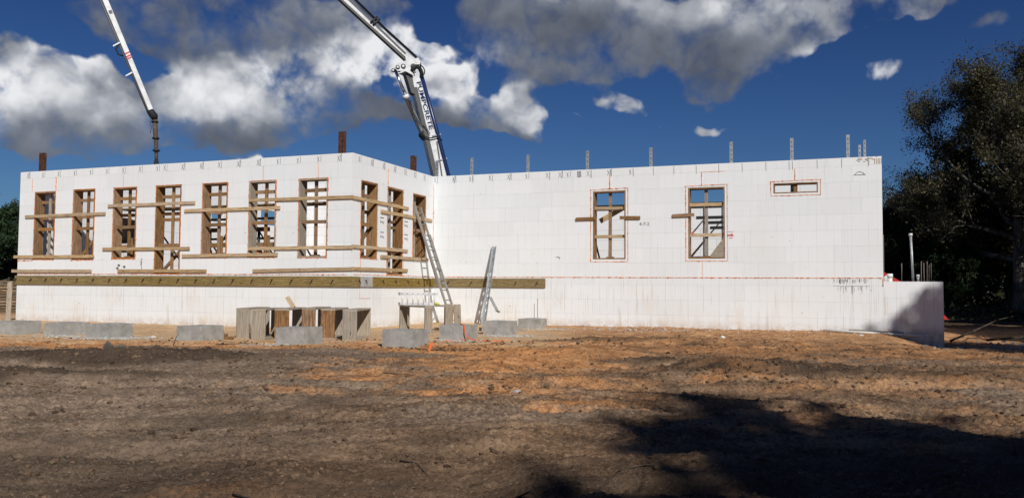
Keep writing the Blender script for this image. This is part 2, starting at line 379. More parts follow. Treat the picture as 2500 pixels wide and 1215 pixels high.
def soil_material():
    m = bpy.data.materials.new('bare_soil'); m.use_nodes = True; t = NT(m.node_tree)
    bs = t.nt.nodes['Principled BSDF']
    geo = t.n('ShaderNodeNewGeometry'); P = geo.outputs['Position']
    def at(nm): o = t.n('ShaderNodeAttribute'); o.attribute_name = nm; return o.outputs['Fac']
    n1 = t.noise(P, 3.2, 8, .62); n2 = t.noise(P, 14, 6, .65); n3 = t.noise(P, 55, 4, .6)
    st = t.noise(t.vmath('MULTIPLY', P, (1.2, 5.5, 3.)), 1.3, 7, .62)
    n4 = t.noise(P, 26, 5, .7)
    brown = t.ramp(t.math('ADD', t.math('MULTIPLY', n1, .30), t.math('ADD', t.math('MULTIPLY', st, .30), t.math('MULTIPLY', n4, .40))), [(.39, (.060, .035, .021)), (.46, (.165, .100, .058)), (.53, (.27, .170, .100)), (.61, (.40, .275, .175))])
    n4 = t.noise(P, 26, 5, .7)
    orange = t.ramp(t.math('ADD', t.math('MULTIPLY', n1, .35), t.math('ADD', t.math('MULTIPLY', n2, .3), t.math('MULTIPLY', n4, .35))), [(.38, (.26, .105, .038)), (.50, (.58, .265, .100)), (.62, (.70, .40, .19))])
    sandc = t.ramp(t.math('ADD', t.math('MULTIPLY', n2, .6), t.math('MULTIPLY', n4, .4)), [(.36, (.47, .295, .155)), (.50, (.66, .435, .24)), (.64, (.74, .54, .345))])
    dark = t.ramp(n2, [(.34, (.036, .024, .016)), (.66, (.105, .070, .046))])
    grey = t.ramp(t.math('ADD', t.math('MULTIPLY', n2, .5), t.math('MULTIPLY', n4, .5)), [(.34, (.085, .058, .040)), (.62, (.35, .270, .198))])
    c = t.mix(t.math('MULTIPLY', at('grey'), .8), brown, grey)
    def brk(v, k=.55): return t.mr(t.math('ADD', v, t.math('MULTIPLY', t.math('SUBTRACT', t.math('ADD', t.math('MULTIPLY', n1, .30), t.math('ADD', t.math('MULTIPLY', n2, .35), t.math('MULTIPLY', n4, .35))), .5), k * 4.2)), .12, .95)
    c = t.mix(brk(at('orange')), c, orange)
    c = t.mix(brk(at('sand')), c, sandc)
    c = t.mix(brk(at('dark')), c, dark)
    scrub = t.ramp(n1, [(.35, (.030, .026, .016)), (.6, (.075, .060, .038))])
    c = t.mix(at('far'), c, scrub)
    c = t.mix(t.mr(n3, .58, .78, 0., .5), c, t.mix(.5, c, (.03, .022, .016)))
    c = t.mix(t.mr(t.noise(t.vmath('MULTIPLY', P, (1., 1.25, 1.)), 31, 4, .62), .565, .66, 0., .72), c, t.mix(.72, c, (.022, .015, .010)))  # dark flecks, here and next line, paint small crumb shadows into the colour
    c = t.mix(t.mr(t.noise(P, 95, 3, .6), .56, .66, 0., .6), c, t.mix(.65, c, (.022, .015, .010)))
    # bleached crumbs
    c = t.mix(t.mr(t.noise(P, 42, 3, .6), .60, .70, 0., .45), c, t.mix(.5, c, (.62, .53, .42)))
    t.L.new(c, bs.inputs['Base Color']); bs.inputs['Roughness'].default_value = .95
    bs.inputs['Specular IOR Level'].default_value = .12
    hgt = t.math('ADD', t.math('MULTIPLY', n2, .6), t.math('ADD', t.math('MULTIPLY', n3, .3), t.math('MULTIPLY', t.noise(P, 160, 3, .6), .12)))
    bp = t.n('ShaderNodeBump'); bp.inputs['Strength'].default_value = 1.0; bp.inputs['Distance'].default_value = .07
    t.L.new(t.mr(t.noise(P, 1.7, 4, .6), .40, .58, .35, 1.), bp.inputs['Strength']); t.L.new(hgt, bp.inputs['Height']); t.L.new(bp.outputs[0], bs.inputs['Normal'])
    return m
SOIL = soil_material()

def grid_sheet(name, X, Y, Z, parent=None):
    r, c = X.shape; V = np.stack([X, Y, Z], -1).reshape(-1, 3)
    i = np.arange((r - 1) * (c - 1)); a = (i // (c - 1)) * c + i % (c - 1)
    Q = np.stack([a, a + 1, a + c + 1, a + c], -1)
    me = npmesh(name, V, Q, True)
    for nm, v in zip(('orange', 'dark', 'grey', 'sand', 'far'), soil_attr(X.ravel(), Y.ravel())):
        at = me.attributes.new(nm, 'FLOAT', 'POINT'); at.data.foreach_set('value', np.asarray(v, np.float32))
    o = link(name, me, parent, None, SOIL); return o
def make_ground():
    # fine sheet over the yard, from close in front of the viewer to the trees
    ys = 2.0 * np.exp(np.linspace(0, math.log(46 / 2.0), 860)); ts = np.linspace(-.84, .84, 900)
    Y, T = np.meshgrid(ys, ts, indexing='ij'); X = T * (Y + .6)
    e = np.minimum(np.minimum(sstep(2.0, 2.5, Y), 1 - sstep(42, 46, Y)), 1 - sstep(.78, .84, np.abs(T)))
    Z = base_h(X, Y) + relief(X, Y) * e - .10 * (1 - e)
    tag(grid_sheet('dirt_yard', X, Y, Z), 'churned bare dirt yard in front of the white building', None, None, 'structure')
    # the same ground carried on to the horizon
    g = np.concatenate([-np.geomspace(1500, 60, 26), np.linspace(-50, 60, 90), np.geomspace(70, 1500, 26)])
    X2, Y2 = np.meshgrid(g, g + 5, indexing='xy')
    inside = (np.abs(X2) < .84 * (Y2 + .6) + 1.0) & (Y2 > 1.0) & (Y2 < 47)
    Z2 = base_h(X2, Y2) - np.where(inside, .34, .05)
    tag(grid_sheet('ground', X2, Y2, Z2), 'ground running out to the horizon', None, None, 'structure')
make_ground()

# ------------------------------------------------------------------ materials
def mat(name, color, rough=.7, metal=0., spec=.3):
    m = bpy.data.materials.new(name); m.use_nodes = True; b = m.node_tree.nodes['Principled BSDF']
    b.inputs['Base Color'].default_value = tuple(color) + (1,); b.inputs['Roughness'].default_value = rough
    b.inputs['Metallic'].default_value = metal; b.inputs['Specular IOR Level'].default_value = spec
    return m, NT(m.node_tree), b
def wood_material(name, c_dark, c_mid, c_light, weather=.0, stain=.35, vary=.25):
    m, t, b = mat(name, c_mid, .82, 0, .2)
    tc = t.n('ShaderNodeTexCoord'); oi = t.n('ShaderNodeObjectInfo'); rnd = oi.outputs['Random']
    off = t.comb(t.math('MULTIPLY', rnd, 31.), t.math('MULTIPLY', rnd, 17.), t.math('MULTIPLY', rnd, 7.))
    P = t.vmath('ADD', tc.outputs['Object'], off)
    Pg = t.vmath('MULTIPLY', P, (1.1, 16., 16.))
    warp = t.vmath('ADD', Pg, t.vmath('SCALE', t.vmath('SUBTRACT', t.noise(t.vmath('MULTIPLY', P, (1.5, 6, 6)), 1.5, 3, out=1), (.5, .5, .5)), 3.2))
    wv = t.n('ShaderNodeTexWave', wave_type='RINGS', rings_direction='X'); t.L.new(warp, wv.inputs['Vector'])
    wv.inputs['Scale'].default_value = .35; wv.inputs['Distortion'].default_value = 1.6; wv.inputs['Detail'].default_value = 3
    grain = t.math('ADD', t.math('MULTIPLY', wv.outputs['Fac'], .22), t.math('MULTIPLY', t.noise(t.vmath('MULTIPLY', P, (2.2, 45, 45)), 1.5, 5, .6), .78))
    c = t.ramp(grain, [(.30, c_dark), (.52, c_mid), (.74, c_light)])
    blot = t.noise(P, 4.5, 5, .6)
    c = t.mix(t.mr(blot, .5, .72, 0., stain), c, t.mix(.6, c, (.035, .025, .018)))
    if weather > 0: c = t.mix(t.mr(t.noise(P, 2.2, 4, .6), .40, .6, weather * .5, weather), c, t.ramp(grain, [(.25, (.215, .178, .132)), (.75, (.375, .318, .245))]))
    # knots
    kn = t.voro(t.vmath('MULTIPLY', P, (2.4, 9, 9)), 1.0)
    c = t.mix(t.mr(kn, .06, .13, .75, 0.), c, (.05, .028, .014))
    hsv = t.n('ShaderNodeHueSaturation'); t.L.new(c, hsv.inputs['Color']); t.L.new(t.mr(rnd, 0., 1., 1 - vary, 1 + vary), hsv.inputs['Value'])
    t.L.new(t.mr(t.math('FRACT', t.math('MULTIPLY', rnd, 7.31)), 0., 1., .85, 1.12), hsv.inputs['Saturation'])
    t.L.new(hsv.outputs[0], b.inputs['Base Color'])
    bp = t.n('ShaderNodeBump'); bp.inputs['Strength'].default_value = .35; bp.inputs['Distance'].default_value = .004
    t.L.new(grain, bp.inputs['Height']); t.L.new(bp.outputs[0], b.inputs['Normal'])
    return m
M_BRACE = wood_material('sawn_lumber', (.30, .205, .110), (.46, .335, .20), (.58, .45, .295), 0., .25, .16)
M_BUCK = wood_material('buck_lumber', (.16, .085, .036), (.27, .155, .072), (.36, .225, .12), 0., .5, .25)
M_GREY = wood_material('weathered_lumber', (.26, .215, .165), (.37, .315, .25), (.46, .40, .325), .75, .35, .15)
M_RUSTW = wood_material('brown_stained_lumber', (.12, .062, .028), (.225, .125, .058), (.33, .20, .105), 0., .65, .15)
M_LEDG = wood_material('treated_lumber', (.145, .098, .030), (.235, .165, .054), (.325, .235, .085), 0., .45, .10)
M_STACK = wood_material('stacked_lumber', (.12, .07, .035), (.22, .14, .075), (.31, .21, .12), 0., .4, .3)

def icf_material():
    m, t, b = mat('white_foam_block', (.78, .78, .77), .85, 0, .25)
    uv = t.n('ShaderNodeUVMap'); s, z, _ = t.sep(uv.outputs[0]); oi = t.n('ShaderNodeObjectInfo')
    UVv = uv.outputs[0]
    c = t.mix(oi.outputs['Random'], (.748, .776, .786), (.792, .815, .822))
    big = t.noise(UVv, .55, 4, .6, dims='2D'); c = t.mix(t.mr(big, .45, .75, 0., .30), c, (.70, .695, .655))
    fine = t.noise(UVv, 60, 3, .6, dims='2D'); c = t.mix(t.mr(fine, .3, .7, 0., .10), c, (.62, .62, .61))
    # plastic web strips every 8 inches show as faint upright lines
    fr = t.math('ABSOLUTE', t.math('SUBTRACT', t.math('FRACT', t.math('DIVIDE', s, .2032)), .5))
    ln = t.mr(fr, .012, .045, 1., 0.)
    lnn = t.math('MULTIPLY', t.mr(t.noise(t.comb(t.math('MULTIPLY', s, 2.5), t.math('MULTIPLY', z, .8)), 1.5, 4, .65, dims='2D'), .42, .66, 0., .5), t.mr(z, .1, -.3, .6, 1.1))
    c = t.mix(t.math('MULTIPLY', ln, lnn), c, (.36, .35, .33))
    # thin run-down streaks, brownish on the wall below the floor line
    stv = t.comb(t.math('MULTIPLY', s, 26.), t.math('MULTIPLY', z, .55))
    stn = t.noise(stv, 1., 4, .7, dims='2D'); low = t.mr(z, .15, -.25)
    area = t.mr(t.noise(UVv, .9, 3, .55, dims='2D'), .42, .62)
    k1 = t.math('MULTIPLY', t.mr(stn, .55, .71, 0., .6), t.math('MULTIPLY', area, t.mr(low, 0., 1., .30, 1.)))
    c = t.mix(k1, c, t.mix(low, (.44, .43, .40), (.46, .38, .27)))
    och = t.mr(t.noise(t.comb(t.math('MULTIPLY', s, 1.6), t.math('MULTIPLY', z, .5)), 1., 4, .6, dims='2D'), .55, .75, 0., .5)
    c = t.mix(t.math('MULTIPLY', och, t.mr(z, -.3, -1.3, .12, 1.)), c, (.66, .56, .41))
    # splash of soil at the foot
    c = t.mix(t.math('MULTIPLY', t.mr(z, -1.12, -1.42), t.mr(t.noise(UVv, 5, 4, .6, dims='2D'), .35, .65, .1, .75)), c, (.46, .33, .21))
    # scattered scuffs and nicks
    sc_ = t.voro(t.comb(t.math('MULTIPLY', s, 1.5), t.math('MULTIPLY', z, 2.2)), 1.15)
    c = t.mix(t.math('MULTIPLY', t.mr(sc_, .02, .05, 1., 0.), .75), c, (.30, .27, .24))
    smg = t.mr(t.noise(UVv, 2.6, 6, .7, dims='2D'), .66, .78, 0., .38); c = t.mix(smg, c, (.52, .48, .41))
    t.L.new(c, b.inputs['Base Color'])
    bp = t.n('ShaderNodeBump'); bp.inputs['Strength'].default_value = .25; bp.inputs['Distance'].default_value = .004
    t.L.new(t.math('ADD', fine, t.math('MULTIPLY', ln, -.6)), bp.inputs['Height']); t.L.new(bp.outputs[0], b.inputs['Normal'])
    return m
M_ICF = icf_material()
M_CORE, _, _ = mat('concrete_core', (.42, .41, .39), .9, 0, .2)
M_IN, _t, _b = mat('white_inner_foam', (.76, .76, .76), .85, 0, .25)
_tc = _t.n('ShaderNodeTexCoord'); _b2 = _t.n('ShaderNodeTexBrick'); _t.L.new(_t.n('ShaderNodeUVMap').outputs[0], _b2.inputs['Vector'])
for k, v in (('Scale', 1.0), ('Mortar Size', .006), ('Brick Width', 1.2192), ('Row Height', .4064)): _b2.inputs[k].default_value = v
_b2.inputs['Color1'].default_value = (.77, .77, .77, 1); _b2.inputs['Color2'].default_value = (.72, .72, .715, 1); _b2.inputs['Mortar'].default_value = (.42, .41, .40, 1)
_t.L.new(_b2.outputs[0], _b.inputs['Base Color'])
def foam_mat():
    m, t, b = mat('orange_spray_foam', (.70, .27, .10), .7, 0, .3)
    P = t.n('ShaderNodeNewGeometry').outputs['Position']
    t.L.new(t.ramp(t.noise(P, 9, 4, .6), [(.3, (.34, .10, .035)), (.5, (.70, .235, .075)), (.7, (.82, .37, .16))]), b.inputs['Base Color']); return m
M_FOAM = foam_mat()
def concrete_mat(name, c0, c1, c2):
    m, t, b = mat(name, c1, .9, 0, .2)
    P = t.n('ShaderNodeNewGeometry').outputs['Position']
    n = t.noise(P, 4.5, 8, .65); f = t.noise(P, 70, 3, .6)
    c = t.ramp(t.math('ADD', t.math('MULTIPLY', n, .75), t.math('MULTIPLY', f, .25)), [(.33, c0), (.5, c1), (.68, c2)])
    x, y, z = t.sep(P)
    c = t.mix(t.mr(t.noise(t.comb(t.math('MULTIPLY', t.math('ADD', x, y), 12), t.math('MULTIPLY', z, 2.5)), 1., 3, .6, dims='2D'), .64, .76, 0., .4), c, (.46, .45, .41))
    c = t.mix(t.mr(t.voro(P, 16), .04, .08, .55, 0.), c, (.06, .06, .055))
    t.L.new(c, b.inputs['Base Color'])
    bp = t.n('ShaderNodeBump'); bp.inputs['Strength'].default_value = .25; bp.inputs['Distance'].default_value = .006
    t.L.new(n, bp.inputs['Height']); t.L.new(bp.outputs[0], b.inputs['Normal']); return m
M_CONC = concrete_mat('pier_concrete', (.225, .22, .20), (.325, .318, .292), (.43, .42, .39))
M_CONC2 = concrete_mat('pale_mortar', (.27, .26, .24), (.40, .39, .365), (.52, .51, .48))
def galv():
    m, t, b = mat('galvanized_steel', (.42, .44, .45), .5, .55, .5)
    P = t.n('ShaderNodeNewGeometry').outputs['Position']
    t.L.new(t.ramp(t.noise(P, 18, 5, .6), [(.3, (.25, .275, .29)), (.7, (.50, .52, .52))]), b.inputs['Base Color']); return m
M_GALV = galv()
def rust():
    m, t, b = mat('rusty_steel', (.12, .05, .03), .8, .1, .3)
    P = t.n('ShaderNodeNewGeometry').outputs['Position']
    t.L.new(t.ramp(t.noise(P, 9, 6, .65), [(.3, (.035, .018, .014)), (.55, (.095, .038, .022)), (.75, (.24, .085, .03))]), b.inputs['Base Color']); return m
M_RUST = rust()
M_ALU, _, _ = mat('aluminium', (.31, .30, .28), .5, .35, .5)
M_BLACK, _, _ = mat('black_steel', (.022, .022, .022), .55, 0, .4)
M_DARKPLANK = wood_material('scaffold_plank', (.12, .085, .05), (.20, .145, .09), (.27, .20, .13), 0., .4, .2)
M_WPAINT, _t, _b = mat('white_paint', (.78, .78, .77), .35, 0, .5)
_P = _t.n('ShaderNodeNewGeometry').outputs['Position']
_t.L.new(_t.mix(_t.mr(_t.noise(_P, 2.6, 6, .65), .46, .70, 0., .6), (.74, .74, .73), (.36, .35, .33)), _b.inputs['Base Color'])
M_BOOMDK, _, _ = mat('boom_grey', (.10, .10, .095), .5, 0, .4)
M_NAVY, _, _ = mat('navy_pipe', (.010, .022, .095), .35, 0, .5)
M_RED, _, _ = mat('red_paint', (.50, .020, .016), .4, 0, .5)
M_REDROD, _, _ = mat('red_rod', (.42, .045, .02), .5, 0, .4)
M_CHROME, _, _ = mat('chrome_rod', (.55, .56, .58), .2, .9, .5)
M_HOSE = wood_material('dirty_hose', (.045, .030, .022), (.105, .075, .055), (.19, .145, .11), 0., .5, .1)
M_RUBBER, _, _ = mat('black_rubber', (.018, .018, .018), .7, 0, .3)
M_MARK, _, _ = mat('dark_marker', (.11, .11, .115), .9, 0, .1)
M_MARKT, _, _ = mat('black_marker', (.06, .06, .065), .9, 0, .1)
M_INKRED, _, _ = mat('red_print', (.50, .018, .018), .7, 0, .2)
M_PVC, _, _ = mat('white_plastic', (.70, .70, .66), .5, 0, .4)
M_ORANGE, _, _ = mat('orange_plastic', (.80, .15, .035), .6, 0, .3)
M_REBAR, _, _ = mat('rebar', (.24, .19, .16), .7, .3, .3)
M_GLASS, _, _ = mat('dark_glass', (.02, .025, .03), .1, 0, .5)
M_PLY = wood_material('plywood_deck', (.17, .12, .07), (.27, .19, .11), (.35, .26, .16), .2, .3, .2)

# ------------------------------------------------------------------ the building
BLD = empty('building', (A.x + 6, A.y + 4, GZ), 'white foam block building under construction with braced window openings', 'building')
def cells(s0, s1, z0, z1, op):
    S = sorted({s0, s1, *[v for o in op for v in (o[0], o[1]) if s0 < v < s1]})
    Z = sorted({z0, z1, *[v for o in op for v in (o[2], o[3]) if z0 < v < z1]})
    keep = {}
    for i in range(len(S) - 1):
        for j in range(len(Z) - 1):
            sc, zc = (S[i] + S[i + 1]) / 2, (Z[j] + Z[j + 1]) / 2
            keep[i, j] = not any(o[0] < sc < o[1] and o[2] < zc < o[3] for o in op)
    return S, Z, keep
def slab_mesh(name, w, s0, s1, z0, z1, op, off0, off1, back=True):
    """slab of the wall frame w between offsets off0 (outer) and off1 (inner) with rectangular openings"""
    S, Z, K = cells(s0, s1, z0, z1, op)
    V = []; Fc = []; UVs = []; idx = {}
    def vid(i, j, o):
        k = (i, j, o)
        if k not in idx:
            idx[k] = len(V); V.append(tuple(W(w, S[i], Z[j], off0 if o == 0 else off1))); UVs.append((S[i], Z[j]))
        return idx[k]
    for (i, j), k in K.items():
        if not k: continue
        Fc.append((vid(i, j, 0), vid(i + 1, j, 0), vid(i + 1, j + 1, 0), vid(i, j + 1, 0)))
        if back: Fc.append((vid(i, j, 1), vid(i, j + 1, 1), vid(i + 1, j + 1, 1), vid(i + 1, j, 1)))
        for di, dj, a, b in ((-1, 0, (i, j), (i, j + 1)), (1, 0, (i + 1, j + 1), (i + 1, j)), (0, -1, (i + 1, j), (i, j)), (0, 1, (i, j + 1), (i + 1, j + 1))):
            if not K.get((i + di, j + dj), False):
                Fc.append((vid(*a, 0), vid(*b, 0), vid(*b, 1), vid(*a, 1)))
    if not Fc: return None
    me = mesh(name, V, Fc, UVs)
    return me
ZJ_UP = [0.0, .4024, .8088, 1.2152, 1.6216, 2.028, 2.4344, 2.8408, ZT]
ZJ_LOW = [-1.80, -1.42, -1.012, -.606, -.2, 0.0]
WALLS = {}
def icf_wall(w, s0, s1, core0, core1, phase, zj, ztop):
    op = OPEN.get(w, [])
    me = slab_mesh('wall', w, core0, core1, zj[0], ztop - .006, op, -.055, -.285)
    wall = link('wall', me, BLD, None, M_IN); WALLS[w] = wall
    for r in range(len(zj) - 1):
        off = phase + (.61 if r % 2 else 0.) + random.choice((0, 0, .2032, -.2032)); x = s0 - (1.2192 - off % 1.2192); first = None
        while x < s1:
            a = max(x, s0); b = min(x + 1.2192, s1)
            if s1 - b < .12: b = s1
            if a - s0 < .12 and x < s0: a = s0
            if x + 1.2192 < s0 + .12: x += 1.2192; first = s0; continue
            if x > s0 and first is not None: a = first
            first = None
            if b - a > .004 and s1 - a > .12:
                g = .0009
                oo = [o for o in op if o[0] < b and o[1] > a and o[2] < zj[r + 1] and o[3] > zj[r]]
                oo = [(o[0], o[1], o[2], o[3]) for o in oo]
                runs = [(a + g * (a > s0), b - g * (b < s1))]
                for o in oo:                                  # an opening through the whole course cuts the block in two
                    if o[2] <= zj[r] + g and o[3] >= zj[r + 1] - g:
                        runs = [q for (ra, rb) in runs for q in ((ra, min(rb, o[0])), (max(ra, o[1]), rb)) if q[1] - q[0] > .004]
                for (ra, rb) in runs:
                    m = slab_mesh('foam_block', w, ra, rb, zj[r] + g, zj[r + 1] - g * (zj[r + 1] < ztop), oo, random.uniform(-.0008, .0016), -.0545, False)
                    if m: link('foam_block', m, wall, None, M_ICF)
            x += 1.2192
    return wall
zj = ZJ_LOW + ZJ_UP[1:]
icf_wall('AB', 0., L1, 0.06, L1 - .056, .35, zj, ZT)
icf_wall('BC', .0555, L2, .292, L2 + .05, .8, zj, ZT)
icf_wall('CD', 0., L3, -.29, L3 - .004, .15, zj, ZT)
# low stem wall carrying on to the right, in the same plane
FR['LOW'] = (Cc, U, -N)
icf_wall('LOW', L3 + .003, 13.733, L3 + .003, 13.72, .1, [-2.1, -1.70, -1.30, -.89, -.485, -.08], -.08)
FR['LOWR'] = (Cc + U * 13.733, N, U)
WALLS['LOWR'] = link('wall', slab_mesh('wall', 'LOWR', .292, 8.0, -2.1, -.10, [], -.012, -.285), BLD, None, M_IN)
# other outside walls, seen from the inside through the window openings
LEFT_STEP = (.35, .5, .65, .8, .95, 1.1, 1.25, 1.35)
FR['LEFT'] = (A, N, -U); FR['RIGHT'] = (Dd, N, U); FR['REAR'] = (Cc + N * 9.8, U, -N)
link('wall', slab_mesh('wall', 'LEFT', .295, 3.0, -1.8, ZT, [], -.003, -.285), BLD, None, M_IN)
link('wall', slab_mesh('wall', 'LEFT', 3.004, 14.38, -1.8, ZT, [(7.9, 8.6, 2.2, 2.6), (10.9, 12.3, 2.3, 2.95)], -.003, -.285), BLD, None, M_IN)
for k in range(8):                                             # its top steps up towards the rear
    a_, b_ = 5.5 + k * 1.11, 5.5 + (k + 1) * 1.11 - .002
    link('wall', slab_mesh('wall', 'LEFT', a_, b_, ZT + .002, ZT + LEFT_STEP[k], [], -.003, -.285), BLD, None, M_IN)
link('wall', slab_mesh('wall', 'RIGHT', .295, 9.79, -1.8, ZT, [(4., 5.2, .5, 2.4)], -.003, -.285), BLD, None, M_IN)
link('wall', slab_mesh('wall', 'REAR', -L1, -6.2, -1.8, 4.6, [], 0, -.285), BLD, None, M_IN)
link('wall', slab_mesh('wall', 'REAR', -6.196, 8.8, -1.8, ZT, [], 0, -.285), BLD, None, M_IN)
link('wall', slab_mesh('wall', 'REAR', 8.804, L3, -1.8, 4.0, [], 0, -.285), BLD, None, M_IN)
# floor deck inside
def deck(w, s0, s1, d0, d1):
    V = []; 
    for z in (-.30, -.06):
        for (s, d) in ((s0, d0), (s1, d0), (s1, d1), (s0, d1)): V.append(tuple(W(w, s, z, -d)))
    link('floor_deck', mesh('floor_deck', V, [(3, 2, 1, 0), (4, 5, 6, 7), (0, 1, 5, 4), (1, 2, 6, 5), (2, 3, 7, 6), (3, 0, 4, 7)]), BLD, None, M_PLY)
deck('AB', .29, L1 - .29, .29, L2 - .002); deck('CD', -L1 + .29, L3 - .29, .29, 9.79)

# --- orange foam seams
def bead(parent, w, path, r=.009, off=0.0, amp=1.0, gap=0.0):
    pts = []; rs = []
    for (s0, z0), (s1, z1) in zip(path[:-1], path[1:]):
        L = math.hypot(s1 - s0, z1 - z0); n = max(2, int(L / .022))
        for i in range(n):
            f = i / n; pts.append((s0 + (s1 - s0) * f, z0 + (z1 - z0) * f))
    pts.append(path[-1]); n = len(pts)
    arr = np.arange(n) * .35 + random.uniform(0, 99); nz = fbm(arr, arr * 0 + 3.3, 3, 5); nz2 = fbm(arr * 1.7, arr * 0 + 9.3, 2, 9)
    P3 = []
    for i, (s, z) in enumerate(pts):
        rr = r * 1.45 * (.75 + 1.5 * max(-.4, nz[i]) * amp)
        if random.random() < .035: rr += r * random.uniform(.6, 1.5)
        rs.append(max(.0062, rr)); P3.append(W(w, s + .010 * nz2[i], z + .010 * nz[i] - (.006 if rr > 1.6 * r else 0), off + .001))
    V, Fc = tube_geo(P3, rs, 5, True)
    return link('foam_sealant', mesh('foam_sealant', V, Fc, None, True), parent, None, M_FOAM)
bead(WALLS['AB'], 'AB', [(0, .0), (L1 - .1, .0)], .0075); bead(WALLS['BC'], 'BC', [(.1, .004), (L2, .004)], .007)
bead(WALLS['CD'], 'CD', [(0.02, .004), (L3, .004)], .0085); bead(WALLS['CD'], 'CD', [(L3 - .012, 0), (L3 - .012, -.2)], .010)
bead(WALLS['CD'], 'CD', [(.012, 2.8), (.012, 2.0), (.012, 1.0)], .006); bead(WALLS['CD'], 'CD', [(.012, 2.02), (.012, 1.80)], .014); bead(WALLS['CD'], 'CD', [(.012, 1.2), (.012, .95)], .012)
for w, s, z0, z1, rr in (('AB', 1.46, 2.45, 2.84, .016), ('AB', .5, 2.44, 2.84, .004), ('AB', 4.03, 2.46, 2.84, .004), ('AB', 8.8, 2.46, 2.84, .004), ('AB', 10.5, 2.46, 2.84, .004),
                          ('BC', 1.80, 2.43, 2.9, .009), ('BC', .44, .02, .42, .006), ('BC', 2.72, .05, .42, .006), ('CD', 5.47, 2.48, 2.86, .011), ('CD', 7.99, 2.49, 2.84, .010), ('CD', 10.36, 2.53, 2.84, .010), ('CD', 8.0, .03, .42, .004)):
    bead(WALLS[w], w, [(s, z1), (s, z0)], rr)
bead(WALLS['AB'], 'AB', [(0.0, .40), (.62, .405)], .012); bead(WALLS['CD'], 'CD', [(7.99, 2.842), (8.6, 2.842)], .004)

# --- windows: bucks, studs, cross braces and seams
def buck(w, o, i):
    s0, s1, z0, z1 = o; wall = WALLS[w]; tk = .038; dp = .30
    cdw = w == 'CD'
    m_b = M_BUCK if not (w == 'AB' and i in (5, 6)) else M_GREY
    if cdw and i == 2: tk = .03
    # frame mesh: two jambs, header and sill set a little back from or proud of the foam
    f0 = .004 if not cdw else .002
    P, d, od = FR[w]
    org = W(w, (s0 + s1) / 2, z0, 0)
    g = .001
    fr = link('window_buck', None, BLD, Matrix.Translation(org)); fr.empty_display_size = .1
    dm = (f0 - dp) / 2; dw = f0 + dp
    board('jamb', fr, W(w, s0 + g + tk / 2, z0 + g, dm), W(w, s0 + g + tk / 2, z1 - g, dm), dw, tk, od, m_b); board('jamb', fr, W(w, s1 - g - tk / 2, z0 + g, dm), W(w, s1 - g - tk / 2, z1 - g, dm), dw, tk, od, m_b)
    board('header', fr, W(w, s0 + tk + .003, z1 - g - tk / 2, dm), W(w, s1 - tk - .003, z1 - g - tk / 2, dm), dw - .004, tk, od, m_b); board('sill', fr, W(w, s0 + tk + .003, z0 + g + tk / 2, dm), W(w, s1 - tk - .003, z0 + g + tk / 2, dm), dw - .004, tk, od, m_b)
    za, zb = z0 + tk, z1 - tk; sm = (s0 + s1) / 2 + random.uniform(-.02, .02)
    H = z1 - z0
    if H > .5:
        m2 = M_BUCK if random.random() < .8 else M_GREY
        if cdw: dst = .125
        else: dst = .165
        board('stud', fr, W(w, sm, za, -dst), W(w, sm + random.uniform(-.015, .015), zb, -dst), .089, .038, P * 0 + d, m2)
        board('sill_block', fr, W(w, sm - .10, za + .02, -dst), W(w, sm + .10, za + .02, -dst), .12, .038, od, M_BUCK)
        lv = {'AB': (.45, .86), 'BC': (.44, .83), 'CD': (.335, .76)}[w]
        if i == 3 and w == 'AB': lv = (.32, .68, .88)
        if w == 'BC' and i == 1: lv = (.28, .55, .84)
        for kk, q in enumerate(lv):
            zz = z0 + q * H + random.uniform(-.02, .02); dd = .10 if kk == 0 or cdw else .22
            if cdw: dd = dst - .055
            board('cross_brace', fr, W(w, s0 + tk + .001, zz, -dd), W(w, s1 - tk - .001, zz + random.uniform(-.01, .01), -dd), .089, .038, (0, 0, 1), M_BUCK if not cdw else M_BRACE)
        if not cdw and random.random() < .7:
            zz = z0 + .62 * H; board('cross_brace', fr, W(w, s0 + tk + .001, zz, -.26), W(w, s1 - tk - .001, zz, -.26), .089, .038, (0, 0, 1), M_BUCK)
        if w == 'AB' and i in (2, 4, 5):
            board('stud', fr, W(w, s1 - .16, za, -.27), W(w, s1 - .15, zb - .5, -.27), .089, .038, d, M_GREY)
            board('sill_block', fr, W(w, s0 + tk + .05, za + .30, -.27), W(w, s1 - tk - .05, za + .31, -.27), .12, .038, (0, 0, 1), M_BUCK)
            board('stud', fr, W(w, sm + .05, za, -.21), W(w, sm + .05, za + .55, -.21), .10, .038, d, M_BUCK)
        if w == 'BC' or (w == 'AB' and i in (1, 3)):
            board('diagonal_brace', fr, W(w, s0 + tk + .03, za + .03, -.235), W(w, s1 - tk - .03, za + .72, -.235), .089, .036, (0, 0, 1), M_BUCK)
    else:
        board('stud', fr, W(w, sm, za, -.08), W(w, sm, zb, -.08), .10, .03, d, M_BUCK)
    e = .006 if not cdw else .05
    if not cdw:
        bead(fr, w, [(s0 - e, z0 - .02), (s0 - e, z1 + .004)], .0075); bead(fr, w, [(s1 + e, z0 - .02), (s1 + e, z1 + .01)], .009)
        bead(fr, w, [(s0 - .01, z1 + e), (s1 + .015, z1 + e)], .006); bead(fr, w, [(s0 - .01, z0 - e), (s1 + .015, z0 - e - .005)], .010)
    else:
        # white foam liner round the buck, then a wavy orange seam
        e = .062
        bead(fr, w, [(s0 - e, z0 - e), (s0 - e, z1 + e * .8)], .0075); bead(fr, w, [(s1 + e, z0 - e), (s1 + e, z1 + e)], .006)
        bead(fr, w, [(s0 - e - .02, z1 + e * .7), (s1 + e + .03, z1 + e)], .008); bead(fr, w, [(s0 - e - .01, z0 - e), (s1 + e, z0 - e)], .008)
    return fr
